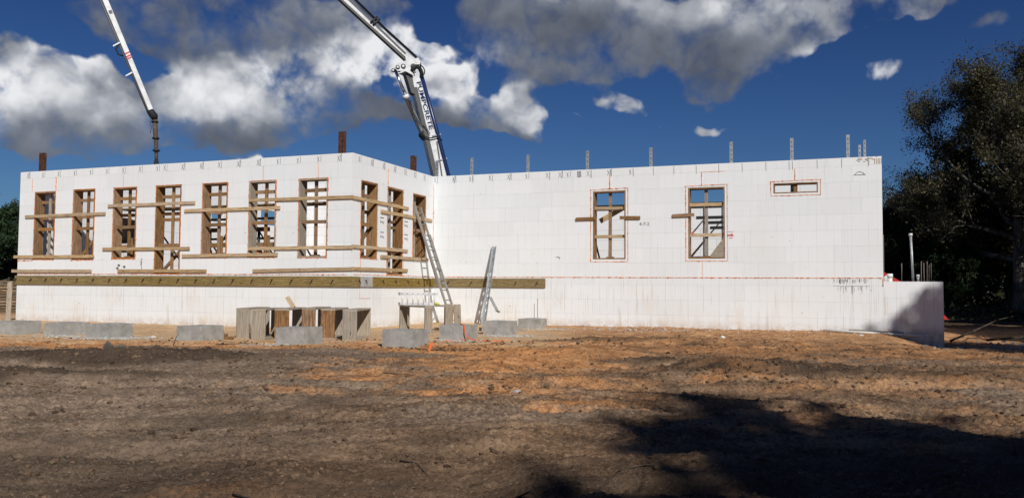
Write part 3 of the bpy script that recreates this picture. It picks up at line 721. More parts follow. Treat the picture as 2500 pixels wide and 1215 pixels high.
for w in ('AB', 'BC', 'CD'):
    for i, o in enumerate(OPEN[w]): buck(w, o, i)

# --- 2x4 bracing boards nailed across the outside
def bb(w, s0, z0, s1, z1, m=None, off=.019, lab=None):
    o = board('brace_board', WALLS[w], W(w, s0, z0, off + .004), W(w, s1, z1, off + .004), .089, .038, (0, 0, 1), m or M_BRACE, .004)
    # nail heads as small dark discs
    nm = MB()
    for s in np.arange(s0 + .08, s1 - .05, .35):
        s += random.uniform(-.06, .06); f = (s - s0) / (s1 - s0); z = z0 + (z1 - z0) * f + random.uniform(-.02, .02)
        nm.bar(W(w, s - .004, z, off + .024), W(w, s + .004, z, off + .024), .009, .002, (0, 0, 1))
    link('nail_head', nm.mesh('nail_head'), o, None, M_BLACK); return o
for a in ((.285, 1.703, 3.417, 1.721), (-.129, .511, 3.036, .504), (-.193, .090, 2.96, .089), (3.515, 1.932, 6.604, 1.936), (3.366, .708, 6.463, .698), (3.948, .093, 7.043, .088),
          (6.262, 1.723, 9.369, 1.722), (6.218, .496, 9.323, .511), (8.397, 1.941, 11.545, 1.930), (8.405, .671, 11.55, .680), (8.561, .091, 11.54, .138)): bb('AB', *a)
for a in ((.002, 1.925, 2.938, 1.918), (.002, .703, 2.922, .718), (1.403, 1.701, 4.46, 1.696), (1.418, .498, 4.226, .509), (.002, .145, 2.928, .161)): bb('BC', *a)
for a in ((4.498, 1.648, 5.046, 1.655), (5.757, 1.661, 6.328, 1.648), (7.216, 1.677, 7.795, 1.691)): bb('CD', *a, M_BUCK)

# --- treated ledger planks with bent anchor bolts
def ledger(w, s0, s1, z=-.175, m=None, h=.262):
    return board('ledger_plank', WALLS[w], W(w, s0, z, .0235), W(w, s1, z, .0235), h, .044, (0, 0, 1), m or M_LEDG, .004)
ab = [-.04, 1.32, 4.2, 7.02, 9.0, 11.55]
for a, b in zip(ab[:-1], ab[1:]): ledger('AB', a, b - .004, m=M_LEDG)
ledger('BC', .002, .38, m=M_LEDG); ledger('BC', .384, .986, m=M_CONC2); ledger('BC', .99, L2 - .05, m=M_LEDG)
ledger('CD', .002, 3.59, -.165)
def bolt(w, s, z, flip=1):
    p = W(w, s, z, .045); q = W(w, s, z, .085); d = FR[w][1]
    return tubeobj('anchor_bolt', WALLS[w], [p, q, q + Vector((0, 0, .03)) + d * .045 * flip, q - Vector((0, 0, .075)) - d * .035 * flip], .0085, M_BLACK, 5)
for s in np.arange(.0, 11.5, .61): bolt('AB', float(s) + .03, -.15)
for s in (.30, .62, 1.5, 2.2, 2.9, 3.55, 4.1): bolt('BC', s, -.15, -1)
for s in (.55, 1.3, 2.7, 3.35): bolt('CD', s, -.15)
for s, z in ((1.75, -.12), (2.1, -.19), (2.95, -.19), (3.1, -.1)):
    tubeobj('anchor_hole', WALLS['CD'], [W('CD', s, z, .044), W('CD', s, z, .047)], .014, M_BLACK, 6)
# cut-out patch below the inner ledger
link('wall_patch', slab_mesh('wall_patch', 'BC', .42, .9, -.60, -.31, [], .004, -.02), WALLS['BC'], None, M_ICF)
bead(WALLS['BC'], 'BC', [(.42, -.31), (.42, -.60), (.95, -.60)], .005)

# --- layout marks (an X and a stroke every 2 ft), figures and a label
def stroke_mesh(segs, th=.009):
    mb = MB()
    for (x0, z0, x1, z1) in segs: mb.bar((x0, 0, z0), (x1, 0, z1), th, .0016, Vector((z1 - z0, 0, x0 - x1)))
    return mb.mesh('layout_mark')
MARKS = [stroke_mesh([(-.085, .08, -.01, -.075), (-.015, .085, -.085, -.07), (.035, .10, .03, -.10)]), stroke_mesh([(-.07, .07, .0, -.08), (.0, .08, -.08, -.07), (.04, .115, .045, -.09), (.03, .10, -.0, -.09)]),
         stroke_mesh([(-.08, .06, -.02, -.06), (-.03, .07, -.07, -.08), (.03, .10, .03, -.07)])]
LINE = stroke_mesh([(.0, .10, .004, -.13)])
def wall_M(w, s, z, off):
    P, d, o = FR[w]; p = W(w, s, z, off); y = -o
    return Matrix(((d.x, y.x, 0, p.x), (d.y, y.y, 0, p.y), (0, 0, 1, p.z), (0, 0, 0, 1)))
for s in (.345, .964, 1.589, 2.218, 2.835, 3.456, 4.066, 4.679, 5.296, 5.556, 6.17, 6.8, 7.417, 8.035, 8.668, 9.3, 9.918, 10.537, 11.13):
    link('layout_mark', random.choice(MARKS), WALLS['AB'], wall_M('AB', s, 2.93, .0035), M_MARK)
for s in (.35, .96, 1.57, 2.18, 2.8, 3.4, 4.0): link('layout_mark', random.choice(MARKS), WALLS['BC'], wall_M('BC', s, 2.93, .0035), M_MARK)
for k, s in enumerate((.10, .70, 1.26, 1.895, 2.477, 3.037, 3.675, 4.05, 4.29, 4.891, 5.47, 6.097)):
    link('layout_mark', MARKS[k % 3], WALLS['CD'], wall_M('CD', s, 2.93, .0035), M_MARK)
for s in (.68, 1.3, 3.7, 4.93, 5.5, 6.13, 6.689, 7.25, 7.85, 8.443, 9.044, 9.644, 10.22, 10.30, 10.90, 11.482, 12.1):
    link('layout_mark', LINE, WALLS['CD'], wall_M('CD', s, 2.93, .0035), M_MARK)
link('layout_mark', stroke_mesh([(-.05, .06, .05, .06), (-.05, .02, .05, .02), (-.04, -.03, .06, -.03), (-.05, -.07, .05, -.07), (-.05, .08, -.04, -.09), (.04, .08, .05, -.08), (0, .08, .0, -.09)], .014), WALLS['CD'], wall_M('CD', 4.58, 2.93, .0045), M_MARKT)
def writing(w, body, s, z, size, m=M_MARKT, bold=0., rot=0.):
    me = text_mesh(body, size, .0012, bold)
    M = wall_M(w, s, z, .0040) @ Matrix.Rotation(math.pi / 2, 4, 'X') @ Matrix.Rotation(rot, 4, 'Z')
    return link('lettering', me, WALLS[w], M, m)
for s, z in ((1.505, 1.42), (1.515, 1.03), (2.86, 1.42), (2.87, 1.05)):
    writing('BC', '0-4-2', s, z, .095, rot=-.1)
    link('layout_mark', stroke_mesh([(-.1, 0, .1, 0)], .02), WALLS['BC'], wall_M('BC', s - .01, z + .12, .0035), M_MARKT)
writing('CD', '4-7-2', 6.44, 1.47, .13)
writing('CD', 'ock', 8.735, 1.135, .105, M_INKRED, .003)
link('layout_mark', stroke_mesh([(-.075, .075, .08, .085)], .008), WALLS['CD'], wall_M('CD', 8.735, 1.14, .0035), M_INKRED)
for q in ((-.01, -.085), (.03, -.085)): link('layout_mark', stroke_mesh([(q[0] - .03, q[1], q[0] + .03, q[1] + .004)], .012), WALLS['CD'], wall_M('CD', 8.735, 1.135, .0035), M_INKRED)
link('layout_mark', stroke_mesh([(0, .16, .0, -.2), (-.06, .1, .01, .04), (-.05, -.02, .0, .05), (-.02, .16, .02, .14)], .016), WALLS['AB'], wall_M('AB', 4.78, .27, .0035), M_MARK)
for s, z in ((3.95, .24), (4.15, .2), (3.9, .16)): link('layout_mark', stroke_mesh([(-.05, .02, .05, .0), (-.03, -.03, .04, .03), (.0, .04, .03, -.03)], .022), WALLS['AB'], wall_M('AB', s, z, .0035), M_MARK)
link('layout_mark', stroke_mesh([(-.06, .01, .02, .02), (.02, .03, .07, -.03), (.0, .01, .08, .0)], .012), WALLS['CD'], wall_M('CD', 3.95, .56, .0035), M_MARK)
# scuffed band of dark grout drips under the floor line at the right end
gr_ = []
for k in range(46):
    s = random.uniform(-.42, .42); z = .10 + random.uniform(-.03, .02); gr_.append((s, z, s + random.uniform(-.004, .004), z - random.uniform(.02, .13)))
for k in range(10): s = -.4 + k * .085; gr_.append((s, -.075 + random.uniform(-.006, .006), s + .09, -.078 + random.uniform(-.006, .006)))
for k in range(16): s = random.uniform(-.3, .4); gr_.append((s, -.08, s, -.08 - random.uniform(.02, .22)))
tag(link('grout_drips', stroke_mesh(gr_, .0045), WALLS['CD'], wall_M('CD', 11.65, -.12, .0045), M_MARK), None, None, None, 'stuff')
link('layout_mark', stroke_mesh([(-.11, -.02, -.07, .03), (-.07, .03, .0, .05), (.0, .05, .08, .02), (.08, .02, .12, -.03), (-.14, -.03, .14, -.03)], .012), WALLS['CD'], wall_M('CD', 11.9, 2.63, .0035), M_MARK)
rs_ = [(random.uniform(-.35, .1), .09 - random.uniform(0, .1), 0, 0) for _ in range(14)]
rs_ = [(x, z, x + random.uniform(.03, .09), z - random.uniform(.0, .06)) for x, z, _, _ in rs_] + [(x, .06, x, -.08) for x in (.13, .17, .21, .24, .28)]
M_RSTAIN, _, _ = mat('rust_stain', (.36, .24, .13), .9, 0, .1)
tag(link('rust_marks', stroke_mesh(rs_, .012), WALLS['CD'], wall_M('CD', 12.12, 2.94, .0035), M_RSTAIN), None, None, None, 'stuff')

# ------------------------------------------------------------------ braces standing inside the walls
def channel(mb, p0, p1, w, d, wdir, t=.004):
    """C-section of width w and flange d"""
    M, L = frame(p0, p1, wdir)
    for (y, z, a, b) in ((0, 0, w, t), (-w / 2 + t / 2, d / 2, t, d), (w / 2 - t / 2, d / 2, t, d)):
        V, Fc = box_geo(L, a, b, (0, y, z)); mb.add(V, Fc, M)
def wall_brace(w, s, ztop, label, off=-.36, diag=True, group='galvanized wall braces standing along the walls', width=.085, red=False, run=2.1, zhook=1.95):
    e = empty('wall_brace', W(w, s, -.06, off), label, 'wall brace', group)
    mb = MB(); channel(mb, W(w, s, -.055, off), W(w, s, ztop, off), width, .05, FR[w][1])
    ch = link('channel', mb.mesh('channel'), e, None, M_GALV)
    hs = MB()
    for z in np.arange(1.0, ztop - .05, .13): hs.bar(W(w, s - .008, float(z), off + .0035), W(w, s + .008, float(z), off + .0035), .035, .003, (0, 0, 1))
    link('slot', hs.mesh('slot'), ch, None, M_BLACK)
    if diag:
        a = W(w, s, zhook, off - .06); b = W(w, s, -.05, off - run); m = a.lerp(b, .28)
        tubeobj('turnbuckle_pole', e, [a, m], .018, M_BLACK, 6); tubeobj('turnbuckle_pole', e, [m, b], .027, M_REDROD if red else M_BLACK, 6)
        board('walkway_bracket', e, W(w, s, 1.80, off - .052), W(w, s, 1.80, off - .70), .05, .03, (0, 0, 1), M_BLACK, 0)
    return e
PL = ['leftmost galvanized channel, half hidden by the boom at the inner corner', 'galvanized channel above the wall just right of the pump boom', 'second galvanized channel right of the pump boom, above the wall',
      'galvanized channel above the wall left of the first square window', 'galvanized channel above the wall between the two square windows', 'galvanized channel above the wall right of the second square window',
      'galvanized channel above the wall over the small slot window', 'tall plain galvanized channel near the right end of the wall', 'shortest slotted channel at the right end of the wall top', 'rightmost slotted channel at the end of the wall top']
for k, (s, zt) in enumerate(((-.10, 3.60), (1.083, 3.633), (2.893, 3.629), (4.709, 3.655), (6.546, 3.651), (8.73, 3.689), (10.283, 3.70), (11.654, 3.705), (11.93, 3.43), (12.05, 3.552))):
    wall_brace('CD', s, zt, PL[k], -.40, k not in (0, 8), width=.085 if k < 8 else .06)
AL = ['brace inside the third tall window from the left', 'brace with a red pole inside the long fourth window', 'brace inside the fifth tall window from the left', 'brace inside the sixth tall window from the left', 'brace inside the window nearest the outer corner']
for k, s in enumerate((4.28, 5.86, 7.44, 9.02, 10.62)):
    wall_brace('AB', s, 3.0, AL[k], -.40, True, 'braces standing inside the tall windows', red=(k == 1))
for k, s in enumerate((6.9, 7.6)):
    e = empty('wall_brace', W('REAR', s, -.06, .06), ['red diagonal brace seen through the second square window', 'black diagonal brace beside the red one in the second square window'][k], 'wall brace', 'braces against the rear wall')
    mb = MB(); channel(mb, W('REAR', s, -.055, .06), W('REAR', s, 2.95, .06), .09, .05, U); link('channel', mb.mesh('channel'), e, None, M_GALV)
    a = W('REAR', s + .1, 2.55, .12); b = W('REAR', s - 1.9, .0, .9)
    tubeobj('turnbuckle_pole', e, [a, a.lerp(b, .25)], .02, M_BLACK, 6); tubeobj('turnbuckle_pole', e, [a.lerp(b, .25), b], .03, M_REDROD if k == 0 else M_BLACK, 6)
e = empty('wall_brace', W('REAR', 2.2, -.06, .06), 'dark thin brace pole seen low in the first square window', 'wall brace', 'braces against the rear wall')
tubeobj('turnbuckle_pole', e, [W('REAR', 2.15, 2.2, .1), W('REAR', 2.75, -.0, .8)], .03, M_BLACK, 6)
# stair of planks behind the second window
e = empty('stair', W('REAR', 8.0, -.06, 1.0), 'grey plank stair rising inside the second square window', 'stair')
board('stringer', e, W('REAR', 7.0, .2, 1.4), W('REAR', 8.9, 2.5, 1.4), .28, .04, (0, 0, 1), M_GREY); board('stringer', e, W('REAR', 7.0, .2, .6), W('REAR', 8.9, 2.5, .6), .28, .04, (0, 0, 1), M_GREY)
V_, F_ = prism([(6.6 - 8.0, .05), (8.3 - 8.0, .05), (8.3 - 8.0, 2.0), (8.0 - 8.0, 1.95)], -.02, .02)
pR = W('REAR', 8.0, 0, 1.46); link('side_panel', mesh('side_panel', V_, F_), e, Matrix(((U.x, N.x, 0, pR.x), (U.y, N.y, 0, pR.y), (0, 0, 1, 0), (0, 0, 0, 1))), M_GREY)
for k in range(3): board('bracket', e, W('REAR', 6.75 + k * .25, 2.32 - k * .19, 1.55), W('REAR', 8.2, 2.32 - k * .19, 1.55), .11, .08, (0, 0, 1), M_BLACK)
for k in range(9): board('tread', e, W('REAR', 7.1 + k * .21, .32 + k * .255, .62), W('REAR', 7.1 + k * .21, .32 + k * .255, 1.38), .25, .04, U, M_DARKPLANK)
# scaffold planks carried by the braces
def walk(w, s0, s1, z, d0, label, n=2):
    e = empty('scaffold_walkway', W(w, (s0 + s1) / 2, z, -d0), label, 'scaffold planks')
    for k in range(n): board('plank', e, W(w, s0, z + .02, -d0 - .15 - k * .30), W(w, s1, z + .02, -d0 - .15 - k * .30), .285, .038, FR[w][2], M_DARKPLANK)
    return e
walk('AB', 3.4, L1 - .5, 1.86, .44, 'dark plank walkway crossing behind the tall windows')
walk('CD', .6, 4.6, 1.86, .50, 'plank walkway behind the blank part of the right wall'); walk('CD', 5.75, 7.2, 1.93, .52, 'short plank end showing in the first square window', 2)
o = board('edge_beam', BLD, W('REAR', -6.1, 2.955, .028), W('REAR', 8.75, 2.955, .028), .185, .05, (0, 0, 1), M_BLACK)
o = board('edge_block', BLD, W('REAR', 3.9, 3.0, .085), W('REAR', 5.1, 3.0, .085), .20, .05, (0, 0, 1), M_BLACK)
e = tag(board('loose_plank', None, W('CD', 5.05, 1.62, -.55), W('CD', 5.78, 2.03, -.60), .14, .04, (0, 0, 1), M_BRACE), 'tilted loose plank crossing the upper part of the first square window', 'plank')
for k, (s, lab) in enumerate(((5.95, 'orange-headed post stacked behind the fifth tall window'), (7.65, 'orange-headed post behind the sixth tall window'))):
    e = empty('shoring_post', W('AB', s, -.06, -1.35), lab, 'shoring post', 'shoring posts behind the tall windows')
    tubeobj('post', e, [W('AB', s, -.055, -1.35), W('AB', s, 1.25, -1.35)], .04, M_BLACK, 8); board('head', e, W('AB', s - .35, 1.29, -1.35), W('AB', s + .35, 1.29, -1.35), .12, .07, (0, 0, 1), M_DARKPLANK)
    tubeobj('collar', e, [W('AB', s, .55, -1.35), W('AB', s, .72, -1.35)], .065, M_ORANGE, 8); board('leg', e, W('AB', s, .6, -1.35), W('AB', s - .28, -.05, -1.2), .05, .03, U, M_ORANGE); board('leg', e, W('AB', s, .6, -1.35), W('AB', s + .28, -.05, -1.2), .05, .03, U, M_ORANGE)
# inner scaffold bay and a covered bundle, seen through the tall windows
e = empty('scaffold_bay', W('AB', 6.8, -.06, -1.6), 'dark scaffold bay behind the fifth and sixth tall windows', 'scaffold')
for z in (.62, 1.05, 1.62): board('plank', e, W('AB', 5.3, z, -1.62), W('AB', 8.3, z, -1.62), .24, .05, -N, M_DARKPLANK)
for q in (5.45, 6.32, 7.15, 8.15): tubeobj('upright', e, [W('AB', q, -.05, -1.78), W('AB', q, 1.9, -1.78)], .03, M_BLACK, 6)
tubeobj('diagonal', e, [W('AB', 5.45, .1, -1.8), W('AB', 6.32, 1.5, -1.8)], .025, M_BLACK, 6); tubeobj('diagonal', e, [W('AB', 7.15, 1.5, -1.8), W('AB', 8.15, .1, -1.8)], .025, M_BLACK, 6)
e = empty('covered_bundle', W('AB', 2.5, -.06, -1.6), 'grey-brown covered bundle on a dark stand behind the third tall window', 'bundle')
mb = MB()
for k in range(5): mb.bar(W('AB', 2.05 + k * .2, 1.05, -1.6), W('AB', 2.05 + k * .2 + .02, 1.74 - .05 * abs(k - 2), -1.6), .21, .42 + .04 * (k % 2), U, .05)
link('cover', mb.mesh('cover'), e, None, M_GREY)
for q in (2.05, 2.9): board('leg', e, W('AB', q, -.05, -1.6), W('AB', q, 1.04, -1.6), .09, .09, U, M_BLACK)
for z in (.35, .72, 1.0): board('shelf', e, W('AB', 2.0, z, -1.6), W('AB', 2.95, z, -1.6), .40, .05, -N, M_DARKPLANK)
tubeobj('red_strut', e, [W('AB', 2.2, 1.0, -1.38), W('AB', 2.8, .2, -1.38)], .03, M_REDROD, 6)
# rusty columns standing inside
for k, (w, s, zt, lab) in enumerate((('AB', .33, 3.69, 'rusty steel column above the left end of the wall'), ('AB', 10.90, 3.70, 'rusty steel column above the outer corner of the left wing'), ('BC', 4.45, 3.64, 'rusty steel column beside the pump boom at the inner corner'))):
    p = W(w, s, 0, -.45)
    if w == 'BC': p = W('BC', 4.16, 0, -.47)
    mb = MB(); d = FR[w][1]
    mb.bar(p + Vector((0, 0, -.05)), p + Vector((0, 0, zt)), .15, .007, d)
    for q in (-1, 1): mb.bar(p + Vector((0, 0, -.05)) + d * q * .071 , p + Vector((0, 0, zt)) + d * q * .071, .135, .007, FR[w][2])
    col = link('steel_column', mb.mesh('steel_column'), None, None, M_RUST); tag(col, lab, 'steel column', 'rusty steel columns')
    if w == 'BC': col.scale = (1, 1, 1)

# ------------------------------------------------------------------ concrete piers
def pier_mesh(L, H, seed):
    rnd = random.Random(seed); n = 9; V = []; Fc = []; idx = {}
    def vid(i, j, k):
        if (i, j, k) not in idx:
            x, y, z = i / n, j / n, k / n
            ed = sum(v in (0, 1) for v in (x, y, z)); j0 = .005
            j0 = .0 if ed < 2 else j0
            dx, dy, dz = (rnd.uniform(-1, 1) * j0 for _ in range(3))
            if k == n: dz += .004 * math.sin(i * .7 + seed) - (.007 if ed >= 2 else 0) * rnd.random()
            idx[i, j, k] = len(V); V.append((-x * L + dx, y * L + dy, z * H + dz))
        return idx[i, j, k]
    for a in range(n):
        for b in range(n):
            Fc += [(vid(a, 0, b), vid(a, 0, b + 1), vid(a + 1, 0, b + 1), vid(a + 1, 0, b)), (vid(a, n, b), vid(a + 1, n, b), vid(a + 1, n, b + 1), vid(a, n, b + 1)),
                   (vid(0, a, b), vid(0, a + 1, b), vid(0, a + 1, b + 1), vid(0, a, b + 1)), (vid(n, a, b), vid(n, a, b + 1), vid(n, a + 1, b + 1), vid(n, a + 1, b)),
                   (vid(a, b, n), vid(a, b + 1, n), vid(a + 1, b + 1, n), vid(a + 1, b, n))]
    return mesh('concrete_pier', V, Fc)
PIERS = [(-10.43, 16.98, .285, 'leftmost concrete pier block, cut by the edge of the view'), (-9.29, 16.83, .27, 'second concrete pier block from the left edge'), (-8.0, 16.05, .29, 'concrete pier block with spilled mortar at its foot, third from the left'),
         (-5.87, 15.32, .30, 'lone concrete pier block left of the wooden box frames'), (-3.80, 14.77, .31, 'concrete pier block standing in front of the row of wooden frames'), (-1.73, 14.18, .31, 'nearest concrete pier block, at the turn of the row'),
         (-.92, 16.44, .30, 'concrete pier block with an orange line hanging over it'), (-.08, 18.21, .31, 'cracked concrete pier block below the leaning steel channel'), (.75, 21.38, .25, 'smallest and farthest concrete pier block with two rods behind it')]
for k, (x, y, h, lab) in enumerate(PIERS):
    dp = .22
    o = link('concrete_pier', pier_mesh(.61, h + dp, k + 3), None, Matrix(((U.x, N.x, 0, x), (U.y, N.y, 0, y), (0, 0, 1, GZ - dp), (0, 0, 0, 1))), M_CONC)
    tag(o, lab, 'pier block', 'concrete pier blocks in front of the walls')
# spilled mortar
def rubble(name, pts, label, m, size=(.01, .04), kind='stuff'):
    ico = [(0, 0, 1), (.894, 0, .447), (.276, .851, .447), (-.724, .526, .447), (-.724, -.526, .447), (.276, -.851, .447), (.724, .526, -.447), (-.276, .851, -.447), (-.894, 0, -.447), (-.276, -.851, -.447), (.724, -.526, -.447), (0, 0, -1)]
    fi = np.array([(0, 1, 2), (0, 2, 3), (0, 3, 4), (0, 4, 5), (0, 5, 1), (1, 6, 2), (2, 7, 3), (3, 8, 4), (4, 9, 5), (5, 10, 1), (2, 6, 7), (3, 7, 8), (4, 8, 9), (5, 9, 10), (1, 10, 6), (7, 6, 11), (8, 7, 11), (9, 8, 11), (10, 9, 11), (6, 10, 11)])
    ico = np.array(ico); n = len(pts); x = np.array([p[0] for p in pts]); y = np.array([p[1] for p in pts])
    s = size[0] + (size[1] - size[0]) * RNG.random(n) ** 2.5
    V = ico[None] * (1 + .35 * RNG.standard_normal((n, 12, 1)).clip(-1.5, 1.5) * .5) * s[:, None, None] * (np.array([1, 1, .6]) + .3 * RNG.random((n, 1, 3)))
    a = RNG.random(n) * 6.28; c_, s_ = np.cos(a)[:, None], np.sin(a)[:, None]
    V = np.stack([V[..., 0] * c_ - V[..., 1] * s_, V[..., 0] * s_ + V[..., 1] * c_, V[..., 2]], -1)
    V[..., 0] += x[:, None]; V[..., 1] += y[:, None]; V[..., 2] += (ground_h(x, y) + s * .05)[:, None]
    Q = (fi[None] + np.arange(n)[:, None, None] * 12).reshape(-1, 3)
    o = link(name, npmesh(name, V.reshape(-1, 3), Q, False), None, None, m); return tag(o, label, None, None, kind)
def around(cx, cy, rx, ry, n): return [(cx + rx * g[0], cy + ry * g[1]) for g in RNG.standard_normal((n, 2))]
rubble('mortar_crumbs', around(-8.1, 16.0, .35, .12, 220) + around(-7.6, 16.3, .3, .1, 130) + around(-9.2, 16.6, .3, .15, 120) + around(-1.2, 16.2, .22, .12, 120) + around(-.1, 17.9, .35, .15, 320) + around(-.7, 16.1, .35, .1, 140) + around(-4.5, 14.6, .25, .1, 90) + around(.9, 21.0, .6, .2, 200) + around(3.2, 20.4, .9, .25, 200),
       'pale mortar crumbs spilled around the pier blocks', M_CONC2, (.008, .035))
M_CLOD, _t, _b = mat('soil_clod', (.13, .09, .06), .95, 0, .1)
_P = _t.n('ShaderNodeNewGeometry').outputs['Position']
_t.L.new(_t.ramp(_t.noise(_P, 2.5, 5, .6), [(.35, (.05, .033, .022)), (.52, (.125, .082, .053)), (.68, (.24, .16, .10))]), _b.inputs['Base Color'])
cl = []
for (cx, cy, rx, ry, hh) in ((-5.9, 10.9, 1.4, .45, 1), (-4.3, 11.3, 1.1, .4, 1), (-5.0, 9.6, 1.8, .5, 1), (2.8, 10.5, .8, .45, 1), (3.7, 10.2, .9, .35, 1), (1.6, 15.5, 1.3, .5, 1), (4.2, 15.4, 2.0, .6, 1), (-1.4, 14.0, .5, .2, 2)): cl += around(cx, cy, rx, ry, int(240 * hh))
yy = 3.4 + 13 * RNG.random(22000) ** 1.15; xx = (RNG.random(22000) * 1.5 - .75) * yy
keep = fbm(xx * .9, yy * 1.8, 3, 131) > .06
cl += list(zip(xx[keep], yy[keep]))
rubble('soil_clods', cl, 'loose crumbs and clods of soil scattered over the yard', M_CLOD, (.004, .030))

cw_ = [tuple(W('CD', sq, 0, .12 + .35 * abs(gq)))[:2] for sq, gq in zip(RNG.random(260) * 9.5 + 2.6, RNG.standard_normal(260))] + [tuple(W('AB', sq, 0, .15 + .4 * abs(gq)))[:2] for sq, gq in zip(RNG.random(120) * 11, RNG.standard_normal(120))]
rubble('foam_crumbs', cw_, 'white foam crumbs and grey chips littering the foot of the walls', M_CONC2, (.006, .034))
# two tipped slabs of dried mud on the left mound
for (x, y, r, sx, sz, lab) in ((-5.62, 11.3, .55, .12, .15, 'tilted flat chunk of dried mud standing on the left mound'), (-5.45, 11.25, .1, .17, .05, 'low flat chunk of dried mud lying beside the tilted one')):
    V, Fc = prism([(-.5 * sx, -.1), (.4 * sx, -.1), (.5 * sx, .5 * sz), (.1 * sx, sz), (-.45 * sx, .6 * sz)], -.03, .03)
    o = link('mud_chunk', mesh('mud_chunk', V, Fc), None, Matrix.Translation((x, y, gz(x, y))) @ Matrix.Rotation(r, 4, 'X') @ Matrix.Rotation(.3, 4, 'Z'), M_CONC); tag(o, lab, 'mud chunk')
M_DRYMUD, _, _ = mat('dried_mud', (.15, .125, .105), .95, 0, .1)
for o in bpy.data.objects:
    if o.name.startswith('mud_chunk'): o.data.materials.clear(); o.data.materials.append(M_DRYMUD)

# ------------------------------------------------------------------ wooden box frames
def box_frame(x, y, a, w, l, h, mats, label, z=None, name='box_frame'):
    """standing frame of 2x12 boards: boards of width w across e1, frame length l along e2"""
    e1 = Vector((math.cos(a), math.sin(a), 0)); e2 = Vector((-math.sin(a), math.cos(a), 0))
    p = Vector((x, y, GZ - .015 if z is None else z)); t = .038
    e = empty(name, p, label, 'wooden frame', 'wooden box frames on the sand')
    c = p + e1 * w / 2; k = Vector((0, 0, 1))
    board('front_board', e, c + e2 * t / 2 + k * t, c + e2 * t / 2 + k * (h - t - .001), w, t, e1, mats[0])
    board('rear_board', e, c + e2 * (l - t / 2) + k * t, c + e2 * (l - t / 2) + k * (h - t - .001), w - .002, t, e1, mats[1])
    board('bottom_board', e, c + k * t / 2, c + e2 * l + k * t / 2, w, t - .002, e1, mats[2])
    board('top_board', e, c + k * (h - t / 2), c + e2 * l + k * (h - t / 2), w + .004, t - .002, e1, mats[2])
    return e
G_, B_ = M_GREY, M_RUSTW
for (x, y, a, l, mm, lab) in ((-5.61, 16.44, -.05, 1.15, (G_, G_, G_), 'leftmost wooden frame, front board with a V-shaped grain'), (-5.16, 15.99, -.04, 1.2, (G_, G_, G_), 'wooden frame with a pale mottled grey front board'),
                              (-4.80, 16.35, -.02, 1.25, (B_, G_, G_), 'wooden frame with a patched brown and tan front board'), (-4.42, 17.0, -.05, 1.2, (B_, G_, G_), 'wooden frame with a plain orange-brown front board'),
                              (-3.90, 16.50, -.03, 1.2, (B_, G_, G_), 'wooden frame with the darkest brown front board'), (-3.36, 16.05, -.05, 1.22, (G_, G_, G_), 'rightmost frame of the left group, two knots on its grey front board')):
    box_frame(x, y, a, .288, l, .635, mm, lab)
o = tag(board('loose_offcut', None, (-4.62, 17.1, GZ + .62), (-4.78, 17.15, GZ + .84), .09, .05, (1, 0, 0), M_BRACE), 'short wood offcut leaning up from the top of the frames', 'offcut')
e2a = math.radians(-66)
box_frame(-2.66, 19.75, R(62), .288, -1.22, .66, (G_, G_, G_), 'wooden frame lying broadside under the white ladder section')
box_frame(-1.95, 18.20, R(38), .20, 1.15, .66, (G_, G_, G_), 'wooden frame with a pale narrow front board below the ladder')
box_frame(-1.62, 19.60, R(6), .20, .9, .66, (B_, G_, G_), 'wooden frame with a rust-brown front board right of the ladder')
tag(board('timber_post', None, (-1.31, 19.7, GZ), (-1.33, 19.72, GZ + .655), .17, .09, (1, .1, 0), M_GREY), 'dark weathered upright timber at the right end of the frames', 'post')
for (a, b, w, t, lab) in (((-.75, 19.5, GZ + .06), (.35, 19.9, GZ + .05), .20, .09, 'flat weathered timber lying between two pier blocks'), ((-6.6, 16.6, GZ + .03), (-5.9, 16.8, GZ + .05), .14, .04, 'dark scrap board lying behind the lone pier'), ((-5.75, 16.1, GZ), (-5.85, 16.3, GZ + .18), .10, .04, 'small brown scrap propped left of the frames'), ((-5.9, 16.0, GZ + .03), (-5.55, 16.15, GZ + .04), .09, .04, 'short scrap board flat on the sand left of the frames')):
    tag(board('scrap_board', None, a, b, w, t, (0, 1, .1), M_GREY if 'weath' in lab else M_RUSTW), lab, 'scrap board')

# white ladder section lying on edge on the frames
def ladder(name, label, a, b, wdir, width, rung, rail, m, nrung, rr=.014, parent=None, holes=False):
    a = Vector(a); b = Vector(b); wd = Vector(wdir).normalized(); x = (b - a).normalized()
    e = parent or empty(name, a, label, 'ladder')
    for q in (-1, 1): 
        rl = board('rail', e, a + wd * q * width / 2, b + wd * q * width / 2, rail[0], rail[1], wd if holes else wd.cross(x), m)
        if holes:
            hm = MB(); nz = x.cross(wd)
            for k in range(nrung):
                p = a.lerp(b, (k + .4) / nrung) + wd * q * width / 2 
                for sgn in (-1, 1): hm.bar(p - x * .014 + nz * sgn * (rail[1] / 2 + .001), p + x * .014 + nz * sgn * (rail[1] / 2 + .001), .012, .003, wd)
            link('rung_end', hm.mesh('rung_end'), rl, None, M_BLACK)
    for k in range(nrung):
        p = a.lerp(b, (k + .4) / nrung)
        tubeobj('rung', e, [p - wd * width / 2, p + wd * width / 2], rr, m, 8)
    return e
lz = GZ - .015 + .66
LA = ladder('ladder_section', 'short white ladder section lying on edge on the wooden frames', (-2.62, 18.95, lz + .150), (-1.72, 18.75, lz + .150), (0, 0, 1), .235, .0, (.062, .028), M_WPAINT, 7, .016, None, True)
for q in (-1, 1):
    board('end_cap', LA, (-2.66, 18.96, lz + .150 + q * .1175), (-2.622, 18.952, lz + .150 + q * .1175), .066, .034, (0, 0, 1), M_GALV)
